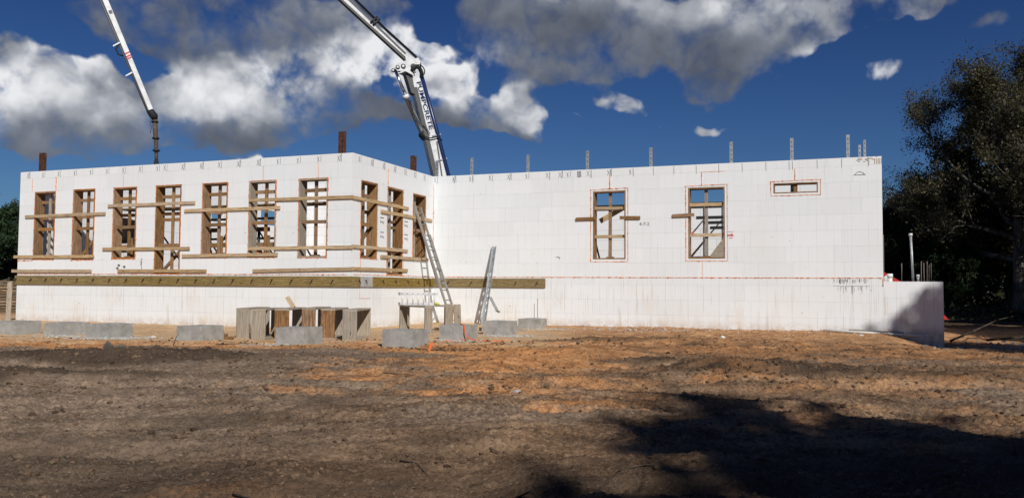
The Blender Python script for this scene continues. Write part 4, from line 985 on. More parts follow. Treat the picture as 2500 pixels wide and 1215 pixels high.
tag(tubeobj('yellow_rag', None, [(-1.78, 18.66, lz + .03), (-1.72, 18.64, lz + .05), (-1.66, 18.65, lz + .025)], [.02, .035, .015], mat('yellow_cloth', (.62, .55, .06), .9)[0], 6), 'small yellow rag at the end of the white ladder section', 'rag')
# long aluminium extension ladder leaning on the inner wall
def lean(): 
    foot = W('BC', 3.55, GZ, 1.25); top = W('BC', 3.50, 2.02, .03)
    d = (top - foot).normalized(); e = empty('extension_ladder', foot, 'aluminium extension ladder leaning on the inner wall beside the third window', 'ladder')
    ladder('', '', foot + d * .02, foot + d * (2.75), N, .40, 0, (.070, .028), M_ALU, 9, .016, e)
    nrm = d.cross(N).normalized()
    if nrm.x < 0: nrm = -nrm
    ladder('', '', foot + d * 1.25 - nrm * .05, top - nrm * .0, N, .34, 0, (.065, .026), M_ALU, 7, .016, e)
    return e
lean()
# perforated galvanized channel leaning on the right wall, hinged plate at its foot
def strut():
    top = W('CD', 2.02, .90, .03); foot = W('CD', 2.02, GZ, .82)
    e = empty('steel_channel', foot, 'perforated galvanized channel leaning against the right wall', 'steel channel')
    a, b = foot, top; x = (b - a).normalized()
    wd = U
    mb = MB(); M, L = frame(a, b, wd); wv, t = .125, .005
    # web made of strips so that the keyhole slots are real openings
    n = 11; pitch = L / n; hw = .034
    for sgn in (-1, 1):
        V, Fc = box_geo(L, (wv - hw) / 2, t, (0, sgn * (hw / 2 + (wv - hw) / 4), 0)); mb.add(V, Fc, M)
        V, Fc = box_geo(L, t, .048, (0, sgn * (wv / 2 - t / 2), -.024)); mb.add(V, Fc, M)
    for k in range(n):
        V, Fc = box_geo(pitch * .55, hw - .0005, t, (-L / 2 + (k + .5) * pitch, 0, 0)); mb.add(V, Fc, M)
        V, Fc = box_geo(pitch * .16, hw * .55, t - .001, (-L / 2 + (k + .5) * pitch + pitch * .33, hw * .21, 0)); mb.add(V, Fc, M)
    link('channel', mb.mesh('channel'), e, None, M_GALV)
    # hinged bracket with a mesh of openings
    p = a.lerp(b, .36) + wd * .07; q = p + wd * .34 - Vector((0, 0, .42)) - N * .25
    br = MB(); M2, L2_ = frame(p, q, N)
    for sgn in (-1, 1):
        V, Fc = box_geo(L2_, .012, .03, (0, sgn * .06, 0)); br.add(V, Fc, M2)
    for k in range(8):
        for sg in (-1, 1): br.bar(M2 @ Vector((-L2_ / 2 + k * L2_ / 8, -.06 * sg, 0)), M2 @ Vector((-L2_ / 2 + (k + 1) * L2_ / 8, .06 * sg, 0)), .010, .006, (0, 0, 1))
    V, Fc = box_geo(.03, .15, .06, (L2_ / 2, 0, .01)); br.add(V, Fc, M2)
    link('hinged_bracket', br.mesh('hinged_bracket'), e, None, M_GALV)
strut()
# orange line over a pier and marker stakes
o = tubeobj('orange_line', None, [(-1.05, 16.62, GZ + .315), (-.99, 16.50, GZ + .318), (-.955, 16.43, GZ + .29), (-.945, 16.40, GZ + .15), (-.90, 16.36, GZ + .06), (-.72, 16.2, GZ + .02), (-.5, 16.05, gz(-.5, 16.05) + .012), (-.25, 15.95, gz(-.25, 15.95) + .012), (-.02, 15.9, gz(-.02, 15.9) + .012)], .011, M_ORANGE, 6); tag(o, 'orange line draped over a pier block and trailing on the sand', 'line')
o = tubeobj('orange_line', None, [(-.92, 16.36, GZ + .03), (-1.05, 16.22, gz(-1.05, 16.22) + .012), (-1.3, 16.0, gz(-1.3, 16.0) + .012)], .009, M_ORANGE, 6); tag(o, 'short loose end of orange line lying left of the same pier block', 'line')
z0 = gz(-1.36, 13.7)
tag(board('orange_stake', None, (-1.40, 13.7, z0 - .02), (-1.345, 13.7, z0 + .14), .035, .012, (1, 0, 0), M_ORANGE), 'small orange stake beside the nearest pier block', 'stake')
for (x, h, lab) in ((.62, .36, 'shorter steel rod sticking up behind the farthest pier'), (.71, .50, 'taller steel rod sticking up behind the farthest pier')):
    tag(tubeobj('steel_rod', None, [(x, 22.0, GZ), (x, 22.0, GZ + .28 + h)], .009, M_REBAR, 5), lab, 'rod')
# timber prop at the left corner and lumber stack beyond
pr = tag(board('timber_prop', None, (-14.72, 23.6, GZ), (-14.98, 24.05, -.24), .14, .04, (1, 0, 0), M_GREY), 'slanted timber prop against the left end of the wall', 'prop')
st = empty('lumber_stack', (-21.5, 32, -1.75), 'big stack of brown lumber beyond the left end of the building', 'lumber stack')
for k in range(12):
    z = -1.45 + k * .112
    for j in range(3):
        y = 31.4 + j * .34; board('plank', st, (-25 + random.uniform(-.3, .3), y + random.uniform(-.03, .03), z), (-16.8 + random.uniform(-.5, .4), y + 1.0, z + random.uniform(-.008, .008)), .30, .085, (0, 1, 0), M_STACK)
for k in range(4): board('bearer', st, (-24 + k * 2.1, 31.0, -1.62), (-24 + k * 2.1, 33.2, -1.62), .14, .2, (1, 0, 0), M_STACK)
# white plastic pipe on the footing at the right, footing stub
o = tubeobj('plastic_pipe', None, [W('CD', 11.0, -1.315, .14), W('CD', 12.3, -1.36, .16), W('CD', 13.35, -1.395, .17)], .03, M_PVC, 10); tag(o, 'long grey-white plastic pipe lying along the foot of the right wall', 'pipe')
o = board('plank_strip', None, W('CD', 11.6, -1.30, .06), W('CD', 12.85, -1.345, .07), .05, .035, (0, 0, 1), M_GREY); tag(o, 'thin grey strip lying behind the plastic pipe', 'strip')
o = board('footing_stub', BLD, W('CD', 10.3, -1.52, .18), W('CD', 12.68, -1.52, .18), .36, .22, -N, M_CONC2)
# pipes and rods on the low wall
o = tubeobj('vent_pipe', None, [W('LOW', 12.70, -.2, -.5), W('LOW', 12.70, .18, -.5)], .058, M_PVC, 12); 
E_ = empty('cleanout_pipe', W('LOW', 12.66, -.2, -.5), 'short fat white pipe with a coupling on the low wall', 'pipe')
bpy.data.objects.remove(o)
tubeobj('pipe', E_, [W('LOW', 12.60, -.3, -.5), W('LOW', 12.60, .07, -.5)], .058, M_PVC, 12); tubeobj('coupling', E_, [W('LOW', 12.60, .02, -.5), W('LOW', 12.60, .12, -.5)], .070, M_PVC, 12)
E_ = empty('vent_pipe', W('LOW', 13.15, -.2, -.6), 'tall thin grey vent pipe rising above the low wall', 'pipe')
tubeobj('pipe', E_, [W('LOW', 13.15, -.3, -.6), W('LOW', 13.10, 1.10, -.6)], .028, M_GALV, 10); tubeobj('cap', E_, [W('LOW', 13.10, 1.08, -.6), W('LOW', 13.10, 1.14, -.6)], .042, M_PVC, 10)
E_ = empty('small_pipe', W('LOW', 13.26, -.2, -.55), 'small white pipe stub strapped beside the tall vent pipe', 'pipe')
tubeobj('pipe', E_, [W('LOW', 13.25, -.3, -.55), W('LOW', 13.245, .08, -.55)], .028, M_PVC, 10); tubeobj('coupling', E_, [W('LOW', 13.245, .03, -.55), W('LOW', 13.245, .10, -.55)], .038, M_PVC, 10); tubeobj('strap', E_, [W('LOW', 13.25, -.035, -.55), W('LOW', 13.25, -.022, -.55)], .045, M_BLACK, 8)
RODS = ['long thin rod close against the end of the white wall', 'reinforcing rod between the fat pipe and the tall vent pipe', 'first reinforcing rod right of the tall vent pipe', 'second reinforcing rod right of the tall vent pipe', 'taller of the two close rods in the middle of the rod row', 'shorter of the two close rods in the middle of the rod row', 'second reinforcing rod from the right end of the row', 'rightmost reinforcing rod of the row on the low wall']
for k, (s, h, d) in enumerate(((12.45, 1.1, .35), (12.97, .42, 1.6), (13.43, .36, .5), (13.50, .38, .2), (13.66, .46, 1.4), (13.70, .36, 1.1), (13.84, .44, 2.0), (13.98, .50, 2.6))):
    p = W('LOW', s, -.25, -d)
    if s > 13.6: p = W('LOW', 13.55, -.25, -d)
    tag(tubeobj('rebar_rod', None, [p, p + Vector((.01 * (k % 3), 0, .25 + h))], .0085, M_REBAR, 5), RODS[k], 'rod', 'reinforcing rods on the low wall')

# ------------------------------------------------------------------ red loader beyond the low wall
def loader():
    o0 = Vector((16.38, 33.4, -1.55)); x = Vector((.98, -.2, 0)).normalized(); y = Vector((.2, .98, 0)).normalized()
    e = empty('red_loader', o0, 'red loader parked behind the low wall at the right', 'loader')
    M = Matrix(((x.x, y.x, 0, o0.x), (x.y, y.y, 0, o0.y), (0, 0, 1, o0.z), (0, 0, 0, 1)))
    def part(nm, poly, d0, d1, m): V, Fc = prism(poly, d0, d1); return link(nm, mesh(nm, V, Fc), e, M, m)
    part('body', [(-1.1, .35), (.7, .35), (.8, .8), (.6, 1.1), (-1.1, 1.15), (-1.25, .8)], -.55, .55, M_RED)
    cab = part('cab', [(-.7, 1.152), (.3, 1.105), (.1, 1.32), (-.6, 1.36)], -.5, .5, M_BLACK)
    for q in (-1, 1):
        part('lift_arm', [(-1.25, 1.80), (-1.05, 2.0), (.2, 1.25), (1.15, .62), (1.05, .45), (.05, 1.05)], q * .62 - .06, q * .62 + .06, M_RED)
        part('arrow_panel', [(-1.12, 1.74), (-.95, 1.85), (-.72, 1.72), (-.88, 1.46), (-1.02, 1.5)], q * .62 - .063 if q < 0 else q * .62 + .061, q * .62 - .061 if q < 0 else q * .62 + .063, M_WPAINT)
        for wx in (-.75, .45):
            c = M @ Vector((wx, q * .72, .40)); wh = tubeobj('wheel', e, [c - y * .14, c - y * .12, c + y * .12, c + y * .14], [.36, .40, .40, .36], M_RUBBER, 18)
            tubeobj('rim', wh, [c - y * .15, c + y * .15], .2, M_RED, 12)
    part('bucket', [(1.02, .1), (1.34, .08), (1.16, .30), (1.12, .75), (1.02, .75)], -.8, .8, M_RED)
    part('beacon', [(-1.2, 1.86), (-1.05, 1.86), (-1.07, 2.04), (-1.18, 2.04)], -.07, .07, M_WPAINT)
loader()

# ------------------------------------------------------------------ concrete pump boom rising behind the building
P0 = Vector((-3.547, 40.0, 0)); BD = Vector((-.88836, -.45915, 0)); BN = Vector((.45915, -.88836, 0))   # boom plane, BN faces the viewer
def Q(a, z, o=0.0): p = P0 + BD * a + BN * o; return Vector((p.x, p.y, z))
MQ = Matrix(((BD.x, -BN.x, 0, P0.x), (BD.y, -BN.y, 0, P0.y), (0, 0, 1, 0), (0, 0, 0, 1)))
def boom():
    e = empty('concrete_pump_boom', Q(-1.3, GZ), 'white folding concrete pump boom arching over the building', 'pump boom')
    def pr(nm, poly, o0, o1, m, par=None):
        V, Fc = prism([(a, z) for a, z in poly], -o1, -o0); return link(nm, mesh(nm, V, Fc), par or e, MQ, m)
    hw = .20
    # first section
    s1 = pr('lower_boom_section', [(-1.35, .2), (-1.78, .3), (-.72, 3.5), (1.20, 9.9), (1.72, 10.3), (1.90, 9.85), (1.60, 9.4), (.46, 5.1), (-.75, .9)], -hw, hw, M_WPAINT)
    pr('turret', [(-2.3, -1.6), (-1.1, -1.6), (-1.2, .5), (-2.1, .5)], -.5, .5, M_BOOMDK)
    pr('truck_deck', [(-4.6, -1.75), (2.4, -1.75), (2.4, -1.1), (-4.6, -1.1)], -1.1, 1.1, M_WPAINT)
    for a in (-4.0, -2.8, 1.3): 
        for q in (-1, 1): tubeobj('wheel', e, [Q(a, -1.25, q * 1.12), Q(a, -1.25, q * 1.4)], .5, M_RUBBER, 16)
    # dark side stripes; the wide first one paints in the section's shaded underside
    pr('side_stripe_or_shade', [(1.42, 9.50), (1.62, 9.46), (.455, 5.1), (.24, 5.1)], hw + .002, hw + .006, M_BOOMDK, s1)
    pr('side_stripe_or_shade', [(.32, 6.9), (.40, 6.9), (.09, 5.1), (.01, 5.1)], hw + .002, hw + .006, M_BOOMDK, s1)
    # lettering reading down the section
    d = (Vector((.78, 7.62)) - Vector((1.48, 9.86))); L = d.length; d.normalize()
    X = Q(d.x, d.y) - Q(0, 0); X.normalize(); Yv = Vector((0, 0, 0)); Zv = BN; Yv = Zv.cross(X)
    c = Q(1.02, 8.62, hw + .012)
    me = text_mesh('PUMPCRETE', .33, .004, .006); xs = [v.co.x for v in me.vertices]; sc = (L * 1.02) / (max(xs) - min(xs))
    for v in me.vertices: v.co.x *= sc
    link('lettering', me, s1, Matrix(((X.x, Yv.x, Zv.x, c.x), (X.y, Yv.y, Zv.y, c.y), (X.z, Yv.z, Zv.z, c.z), (0, 0, 0, 1))), M_NAVY)
    # delivery pipe
    dp = tubeobj('delivery_pipe', e, [Q(-1.9, 1.0, .2), Q(-.30, 5.2, .2), Q(.30, 7.2, .2), Q(1.20, 10.05, .2)], .105, M_NAVY, 12)
    for f in ((.33, 7.28), (-.02, 6.1)): pr('pipe_clamp', [(f[0] + .30, f[1] - .10), (f[0] - .16, f[1] + .03), (f[0] - .18, f[1] - .04), (f[0] + .28, f[1] - .17)], hw + .004, hw + .05, M_GALV)
    hub = Q(1.42, 10.25, .2)
    tubeobj('pipe_elbow', e, [Q(1.20, 10.02, .2), Q(1.22, 10.22, .24), Q(1.34, 10.42, .28), Q(1.52, 10.48, .32), Q(1.70, 10.38, .34), Q(1.78, 10.2, .34)], .10, M_RUBBER, 10)
    for k, rr in enumerate((.20, .30)): tubeobj('hydraulic_hose', e, [hub + BD * rr * math.cos(t) + Vector((0, 0, rr * math.sin(t))) + BN * (.15 + .05 * k) for t in np.linspace(-.6, 4.2, 14)], .028, M_RUBBER, 6)
    tubeobj('pivot_pin', e, [Q(1.68, 10.42, -.36), Q(1.68, 10.42, .36)], .17, M_BOOMDK, 14)
    # link plates
    for q in (-1, 1):
        lp = pr('link_plate', [(1.60, 10.62), (1.95, 10.75), (2.48, 10.50), (2.66, 10.30), (2.52, 10.12), (2.1, 10.16), (1.72, 10.02)], q * .33 - .03, q * .33 + .03, M_WPAINT)
        for c_, r_ in (((2.50, 10.30), .11), ((2.22, 10.38), .13)): tubeobj('pin_boss', lp, [Q(*c_, q * .33 - .05), Q(*c_, q * .33 + .05)], r_, M_BOOMDK, 12); tubeobj('pin_boss', lp, [Q(*c_, q * .33 - .06), Q(*c_, q * .33 + .06)], r_ * .55, M_WPAINT, 10)
    pr('knee_web', [(1.72, 10.2), (2.05, 10.15), (1.72, 9.2), (1.5, 9.1)], -.2, .2, M_BOOMDK)
    # cylinder on the inner side
    tubeobj('cylinder_rod', e, [Q(2.52, 10.28), Q(1.90, 8.98)], .075, M_CHROME, 10)
    tubeobj('cylinder_barrel', e, [Q(1.96, 9.08), Q(1.88, 8.92), Q(1.879, 8.918), Q(1.06, 7.30)], [.17, .17, .135, .135], M_WPAINT, 12)
    tubeobj('cylinder_eye', e, [Q(.98, 7.22, -.2), Q(.98, 7.22, .2)], .2, M_BLACK, 12)
    pr('cylinder_lug', [(.55, 6.9), (1.05, 6.95), (1.15, 7.3), (.8, 7.5), (.72, 6.95)], -.12, .12, M_BLACK)
    tubeobj('hydraulic_hose', e, [Q(1.85, 8.85, .17), Q(1.70, 8.5, .24), Q(1.62, 8.2, .2), Q(1.25, 7.7, .22), Q(.95, 7.5, .3), Q(.75, 7.2, .3)], .022, M_RUBBER, 6)
    tubeobj('hydraulic_hose', e, [Q(1.75, 8.8, .17), Q(1.78, 8.3, .22), Q(1.45, 7.6, .2), Q(1.15, 7.1, .2), Q(1.0, 6.9, .2)], .018, M_RUBBER, 6)
    tubeobj('hydraulic_hose', e, [Q(1.05, 7.05, .3), Q(.7, 7.02, .32), Q(.35, 7.12, .32), Q(.1, 6.95, .3)], .03, M_RUBBER, 6)
    # second section
    s2 = pr('middle_boom_section', [(1.50, 10.58), (1.46, 10.88), (1.80, 11.06), (4.86, 13.27), (9.24, 16.75), (9.42, 16.5), (5.12, 13.18), (2.04, 10.94), (1.95, 10.6)], -.13, .13, M_WPAINT)
    pr('side_stripe_or_shade', [(2.06, 11.05), (1.98, 11.12), (9.22, 16.68), (9.30, 16.58)], .132, .136, M_BOOMDK, s2)
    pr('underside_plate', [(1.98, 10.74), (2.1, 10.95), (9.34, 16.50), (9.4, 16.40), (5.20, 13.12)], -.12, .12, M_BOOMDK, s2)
    for k, oo in enumerate((.0, .09, -.10)): tubeobj('delivery_pipe' if k == 0 else 'hydraulic_hose', e, [Q(1.28, 10.42 + .1 * k, .24), Q(1.25, 10.72, .1 + oo), Q(1.52, 11.02 + .03 * k, .1 + oo), Q(3.06, 12.13 + .03 * k, .1 + oo), Q(9.1, 16.86 + .03 * k, .1 + oo)], .05 if k == 0 else .025, M_BOOMDK if k == 0 else M_RUBBER, 8)
    for f in (3.5, 3.62): tubeobj('pipe_clamp', e, [Q(f - .12, 12.58 + (f - 3.5) * .75, .16), Q(f + .20, 12.24 + (f - 3.5) * .75, .16)], .055, M_BLACK, 8)
    pr('knee_plate', [(1.30, 10.75), (1.42, 10.95), (1.72, 10.8), (1.88, 10.5), (1.62, 10.3), (1.36, 10.45)], .23, .29, M_WPAINT)
    # third and tip sections
    s3 = pr('upper_boom_section', [(8.9, 16.5), (8.9, 17.0), (17.3, 16.55), (17.3, 16.15)], -.19, .19, M_WPAINT)
    t = Vector((15.19 - 13.30, 11.54 - 7.05)).normalized(); nrm = Vector((t.y, -t.x))
    def TP(l, w): v = Vector((13.30, 7.05)) + t * l + nrm * w; return (v.x, v.y)
    Lt = (Vector((17.2, 16.3)) - Vector((13.3, 7.05))).length
    s4 = pr('tip_boom_section', [TP(0, -.085), TP(Lt, -.115), TP(Lt, .115), TP(0, .09)], -.07, .07, M_WPAINT)
    for l in (2.33, 2.42, 2.55): pr('red_stripe', [TP(l, -.098), TP(l + .06, -.098), TP(l + .02, .102), TP(l - .04, .102)], .071, .075, M_RED, s4)
    pr('data_plate', [TP(4.25, -.07), TP(4.40, -.07), TP(4.40, .06), TP(4.25, .06)], .071, .074, M_BOOMDK, s4)
    for l in (3.02, 1.72): pr('pipe_bracket', [TP(l, .12), TP(l + .06, .12), TP(l - .02, .42), TP(l - .07, .42)], -.05, .05, M_WPAINT, s4)
    tubeobj('tip_pipe', e, [Q(*TP(-.05, .145), -.05), Q(*TP(2.9, .155), -.05), Q(*TP(6.5, .175), -.05)], .042, M_BOOMDK, 8)
    tubeobj('hydraulic_hose', e, [Q(*TP(3.0, .18), .0), Q(*TP(2.85, .36), .0), Q(*TP(2.6, .34), .0), Q(*TP(2.5, .2), .0)], .035, M_RUBBER, 6)
    tubeobj('tip_elbow', e, [Q(13.36, 7.10), Q(13.30, 6.98), Q(13.20, 6.85), Q(13.16, 6.72)], [.14, .16, .17, .12], M_RUBBER, 10)
    h = tubeobj('end_hose', e, [Q(13.17, 6.75), Q(13.13, 6.2), Q(13.09, 5.7), Q(13.07, 5.2), Q(13.06, 4.9)], [.105, .10, .085, .075, .07], M_HOSE, 10)
    for z, a in ((6.62, 13.165), (5.92, 13.11), (5.40, 13.075)): tubeobj('hose_coupling', h, [Q(a, z + .03), Q(a, z - .03)], .15, M_BLACK, 10)
    tubeobj('nozzle', h, [Q(13.06, 4.95), Q(13.05, 3.6)], [.10, .085], M_BLACK, 10)
    tubeobj('dangling_cord', e, [Q(13.3, 6.9, .1), Q(13.36, 6.6, .1), Q(13.30, 6.35, .1), Q(13.33, 6.1, .1)], .012, M_BLACK, 4)
boom()

# ------------------------------------------------------------------ trees
def bark(name, c0, c1):
    m, t, b = mat(name, c1, .9, 0, .15); P = t.n('ShaderNodeNewGeometry').outputs['Position']
    t.L.new(t.ramp(t.noise(t.vmath('MULTIPLY', P, (1, 1, .35)), 6, 6, .65), [(.35, c0), (.62, c1)]), b.inputs['Base Color']); return m
M_BARK = bark('oak_bark', (.045, .038, .030), (.20, .175, .145)); M_BARK2 = bark('dark_bark', (.03, .024, .018), (.10, .082, .062))
def leafmat(name, c0, c1, c2):
    m, t, b = mat(name, c1, .6, 0, .25)
    a = t.n('ShaderNodeAttribute'); a.attribute_name = 'tint'
    c = t.ramp(a.outputs['Fac'], [(.0, c0), (.5, c1), (1., c2)]); t.L.new(c, b.inputs['Base Color'])
    tr = t.n('ShaderNodeBsdfTranslucent'); t.L.new(c, tr.inputs[0]); mx = t.n('ShaderNodeMixShader'); mx.inputs[0].default_value = .25
    out = [n for n in t.nt.nodes if n.type == 'OUTPUT_MATERIAL'][0]
    t.L.new(b.outputs[0], mx.inputs[1]); t.L.new(tr.outputs[0], mx.inputs[2]); t.L.new(mx.outputs[0], out.inputs[0]); return m
M_LEAF_OAK = leafmat('oak_leaves', (.042, .042, .020), (.090, .082, .040), (.185, .150, .082))
M_LEAF_DK = leafmat('dark_leaves', (.022, .030, .013), (.054, .060, .026), (.125, .112, .052))
M_LEAF_GR = leafmat('green_leaves', (.016, .032, .013), (.036, .062, .024), (.075, .105, .045))
M_TWIG = bark('twigs', (.06, .05, .042), (.17, .145, .12))

def leaf_quads(C, size, rng, flat=.3, thin=0.0):
    n = len(C); a = rng.standard_normal((n, 3)); a /= np.linalg.norm(a, axis=1, keepdims=True) + 1e-9
    b = rng.standard_normal((n, 3)); b[:, 2] *= flat; b -= a * (a * b).sum(1, keepdims=True); b /= np.linalg.norm(b, axis=1, keepdims=True) + 1e-9
    s = size * (.55 + .9 * rng.random(n))[:, None]; w = s * (.42 + .3 * rng.random(n))[:, None]
    if thin > 0:
        th = (rng.random(n) < thin)[:, None]; w = np.where(th, w * .22, w); s = np.where(th, s * 2.4, s)
    V = np.stack([C - a * s * .5, C + b * w * .5 - a * s * .05, C + a * s * .5, C - b * w * .5 + a * s * .05], 1).reshape(-1, 3)
    return V, np.arange(n * 4).reshape(n, 4)
def gen_tree(seed, H, trunk_r, fork, spread, nlimb, sub, twigs, leaves, leaf, droop=0., low=.25, twigmesh=True, trunk_lean=(0, 0), thin=0.0):
    """returns (wood mesh, leaf mesh): recursive limbs, leaves spread round the last twigs"""
    rnd = random.Random(seed); rng = np.random.default_rng(seed)
    WV = []; WF = []; tips = []
    def limb(p, d, L, r, n, wob, up):
        pts = [p.copy()]; rs = [r]; d = d.normalized()
        for i in range(n):
            d = (d + Vector((rnd.uniform(-1, 1), rnd.uniform(-1, 1), rnd.uniform(-1, 1))) * wob + Vector((0, 0, up))).normalized()
            p = p + d * (L / n); pts.append(p.copy()); rs.append(r * (1 - .78 * (i + 1) / n))
        return pts, rs
    def put(pts, rs, k):
        V, Fc = tube_geo(pts, rs, k, False); b = len(WV); WV.extend(V); WF.extend([tuple(b + i for i in f) for f in Fc])
    base = Vector((0, 0, 0)); top = Vector((trunk_lean[0], trunk_lean[1], fork))
    tp = [Vector((0, 0, -.6)), base, base.lerp(top, .35) + Vector((rnd.uniform(-.1, .1), rnd.uniform(-.1, .1), 0)), base.lerp(top, .7), top, top + Vector((trunk_lean[0] * .5, trunk_lean[1] * .5, (H - fork) * .35)), top + Vector((rnd.uniform(-.6, .6), rnd.uniform(-.6, .6), (H - fork) * .72))]
    put(tp, [trunk_r * 1.6, trunk_r * 1.25, trunk_r, trunk_r * .9, trunk_r * .82, trunk_r * .5, trunk_r * .12], 8)
    for i in range(nlimb):
        f = (i + .5) / nlimb; az = i * 2.399 + rnd.uniform(-.4, .4)
        z = fork * (low + (1 - low) * 1.0) * (1 - .0) if False else (fork * .75 + (H - fork) * .55 * f)
        k = min(1, max(0, (z - tp[4].z) / max(.1, tp[6].z - tp[4].z))); st_ = tp[4].lerp(tp[6], k) if z > fork else base.lerp(top, z / fork)
        el_ = .12 + 1.0 * f; L = spread * (1.05 - .45 * f) * rnd.uniform(.82, 1.05)
        pts, rs = limb(st_, Vector((math.cos(az) * math.cos(el_), math.sin(az) * math.cos(el_), math.sin(el_))), L, trunk_r * (.50 - .2 * f), 7, .20, .05 - droop)
        put(pts, rs, 6)
        for j in range(sub):
            q = rnd.uniform(.25, 1.0); ii = min(6, int(q * 7)); p = pts[ii].lerp(pts[ii + 1], q * 7 - ii); d0 = (pts[ii + 1] - pts[ii]).normalized()
            d1 = (d0 * .7 + Vector((rnd.uniform(-1, 1), rnd.uniform(-1, 1), rnd.uniform(-.35, .9)))).normalized()
            p2, r2 = limb(p, d1, L * rnd.uniform(.28, .5), rs[ii] * .55, 5, .25, .04 - droop); put(p2, r2, 4)
            for m_ in range(twigs):
                q2 = rnd.uniform(.2, 1.0); i2 = min(4, int(q2 * 5)); pp = p2[i2].lerp(p2[i2 + 1], q2 * 5 - i2); d2 = (p2[i2 + 1] - p2[i2]).normalized()
                d3 = (d2 * .6 + Vector((rnd.uniform(-1, 1), rnd.uniform(-1, 1), rnd.uniform(-.5, .9)))).normalized()
                p3, r3 = limb(pp, d3, L * rnd.uniform(.10, .22), max(.008, r2[i2] * .45), 3, .3, .02 - droop)
                if twigmesh: put(p3, r3, 3)
                tips.append((p3[0], p3[-1]))
    wood = mesh('trunk', WV, WF, None, True)
    T0 = np.array([tuple(a) for a, b in tips]); T1 = np.array([tuple(b) for a, b in tips])
    idx = rng.integers(0, len(tips), leaves); f = rng.random((leaves, 1)) ** .7
    # every twig carries its own amount, so that the crown has thick and thin places
    wgt = rng.random(len(tips)) ** 1.5; idx = rng.choice(len(tips), leaves, p=wgt / wgt.sum())
    ncl = leaves // 7                                   # leaves sit in tufts along the twigs
    ic = rng.choice(len(tips), ncl, p=wgt / wgt.sum()); fc = rng.random((ncl, 1)) ** .7
    cc = T0[ic] + (T1[ic] - T0[ic]) * (fc * 1.08) + rng.standard_normal((ncl, 3)) * (.05 + .016 * spread)
    k_ = rng.integers(0, ncl, leaves); idx = ic[k_]; C = cc[k_] + rng.standard_normal((leaves, 3)) * (.06 + .008 * spread)
    V, Qd = leaf_quads(C, leaf, rng, .3, thin)
    tint = np.clip(.35 + .30 * rng.standard_normal(len(tips))[idx] * .6 + .16 * rng.standard_normal(leaves), 0, 1)
    crown = npmesh('crown', V, Qd, False, {'tint': tint})
    return wood, crown
T_OAK = gen_tree(11, 14.5, .34, 3.4, 7.0, 18, 11, 10, 150000, .108, 0.0, thin=.30)
T_OAK2 = gen_tree(23, 13.0, .32, 2.8, 6.4, 13, 9, 8, 60000, .19, 0.0)
T_DENSE = gen_tree(37, 8.8, .20, 1.3, 4.0, 17, 8, 6, 60000, .16, 0.012, .1, False)
T_EVER = gen_tree(41, 7.6, .17, 1.0, 2.9, 18, 8, 5, 50000, .145, -.02, .1, False)
def tree(kind, x, y, z, rot, sc, label, group, mb, ml, name):
    e = empty(name, (x, y, z), label, 'tree', group)
    M = Matrix.Translation((x, y, z)) @ Matrix.Rotation(rot, 4, 'Z') @ Matrix.Scale(sc, 4)
    link('trunk', kind[0], e, M, mb); link('crown', kind[1], e, M, ml); return e
G1 = 'trees on the right of the site'; G2 = 'trees beyond the left end of the building'; G3 = 'oaks along the near side of the yard'
def base_z(x, y): return float(base_h(np.array([float(x)]), np.array([float(y)]))[0]) - .05
tree(T_OAK, 28.1, 44.5, base_z(26, 45), 2.2, 1.12, 'big thin-leaved oak with a pale trunk, tallest tree at the right', G1, M_BARK, M_LEAF_OAK, 'oak_tree')
RT_ = [(T_DENSE, 25.5, 53.5, .4, .98, 'dense green tree just right of the white wall end'), (T_DENSE, 30.0, 55, 1.7, 1.1, 'dark tree behind the tall vent pipe'), (T_EVER, 27.6, 50, 2.9, .9, 'dark bushy tree behind the reinforcing rods'),
       (T_DENSE, 34.5, 54, 4.0, 1.15, 'dark tree behind the big oak trunk'), (T_OAK2, 33.5, 49.5, 5.2, .95, 'smaller oak right of the big oak trunk'), (T_DENSE, 39.5, 58, .9, 1.2, 'dark tree at the right edge behind the oaks'),
       (T_EVER, 31.2, 46.0, 1.2, .85, 'low dark tree beside the oak trunk'), (T_EVER, 25.6, 47.0, 4.2, .72, 'low bushy tree left of the oak trunk'), (T_OAK2, 30.6, 49.5, 3.9, 1.08, 'oak standing close behind the big thin-leaved oak'), (T_OAK2, 33.2, 43.5, .7, 1.05, 'oak filling the right edge of the view in front of the wood'), (T_DENSE, 36.5, 47, 2.5, .9, 'low spreading tree at the right edge'), (T_EVER, 23.4, 58, 5., 1.05, 'small far tree peeping past the wall end'), (T_DENSE, 43, 50, 3.3, 1.1, 'dense tree beyond the right edge of the view')]
for (k, x, y, r, s, lab) in RT_:
    tree(k, x, y, base_z(x, y), r, s, lab, G1, M_BARK if k is T_OAK2 else M_BARK2, M_LEAF_OAK if k is T_OAK2 else (M_LEAF_DK if k is T_DENSE else M_LEAF_GR), 'oak_tree' if k is T_OAK2 else 'broadleaf_tree')
for (k, x, y, r, s, lab) in ((T_EVER, -25.9, 40.5, .3, .80, 'green tree showing past the left end of the wall'), (T_EVER, -29.5, 42, 2.0, .86, 'green tree at the far left edge'), (T_DENSE, -31.5, 47, 1.1, .9, 'dark tree beyond the left edge of the view'), (T_DENSE, -27.8, 46, 4.1, .70, 'lower dark tree behind the lumber stack')):
    tree(k, x, y, base_z(x, y), r, s, lab, G2, M_BARK2, M_LEAF_GR, 'broadleaf_tree')
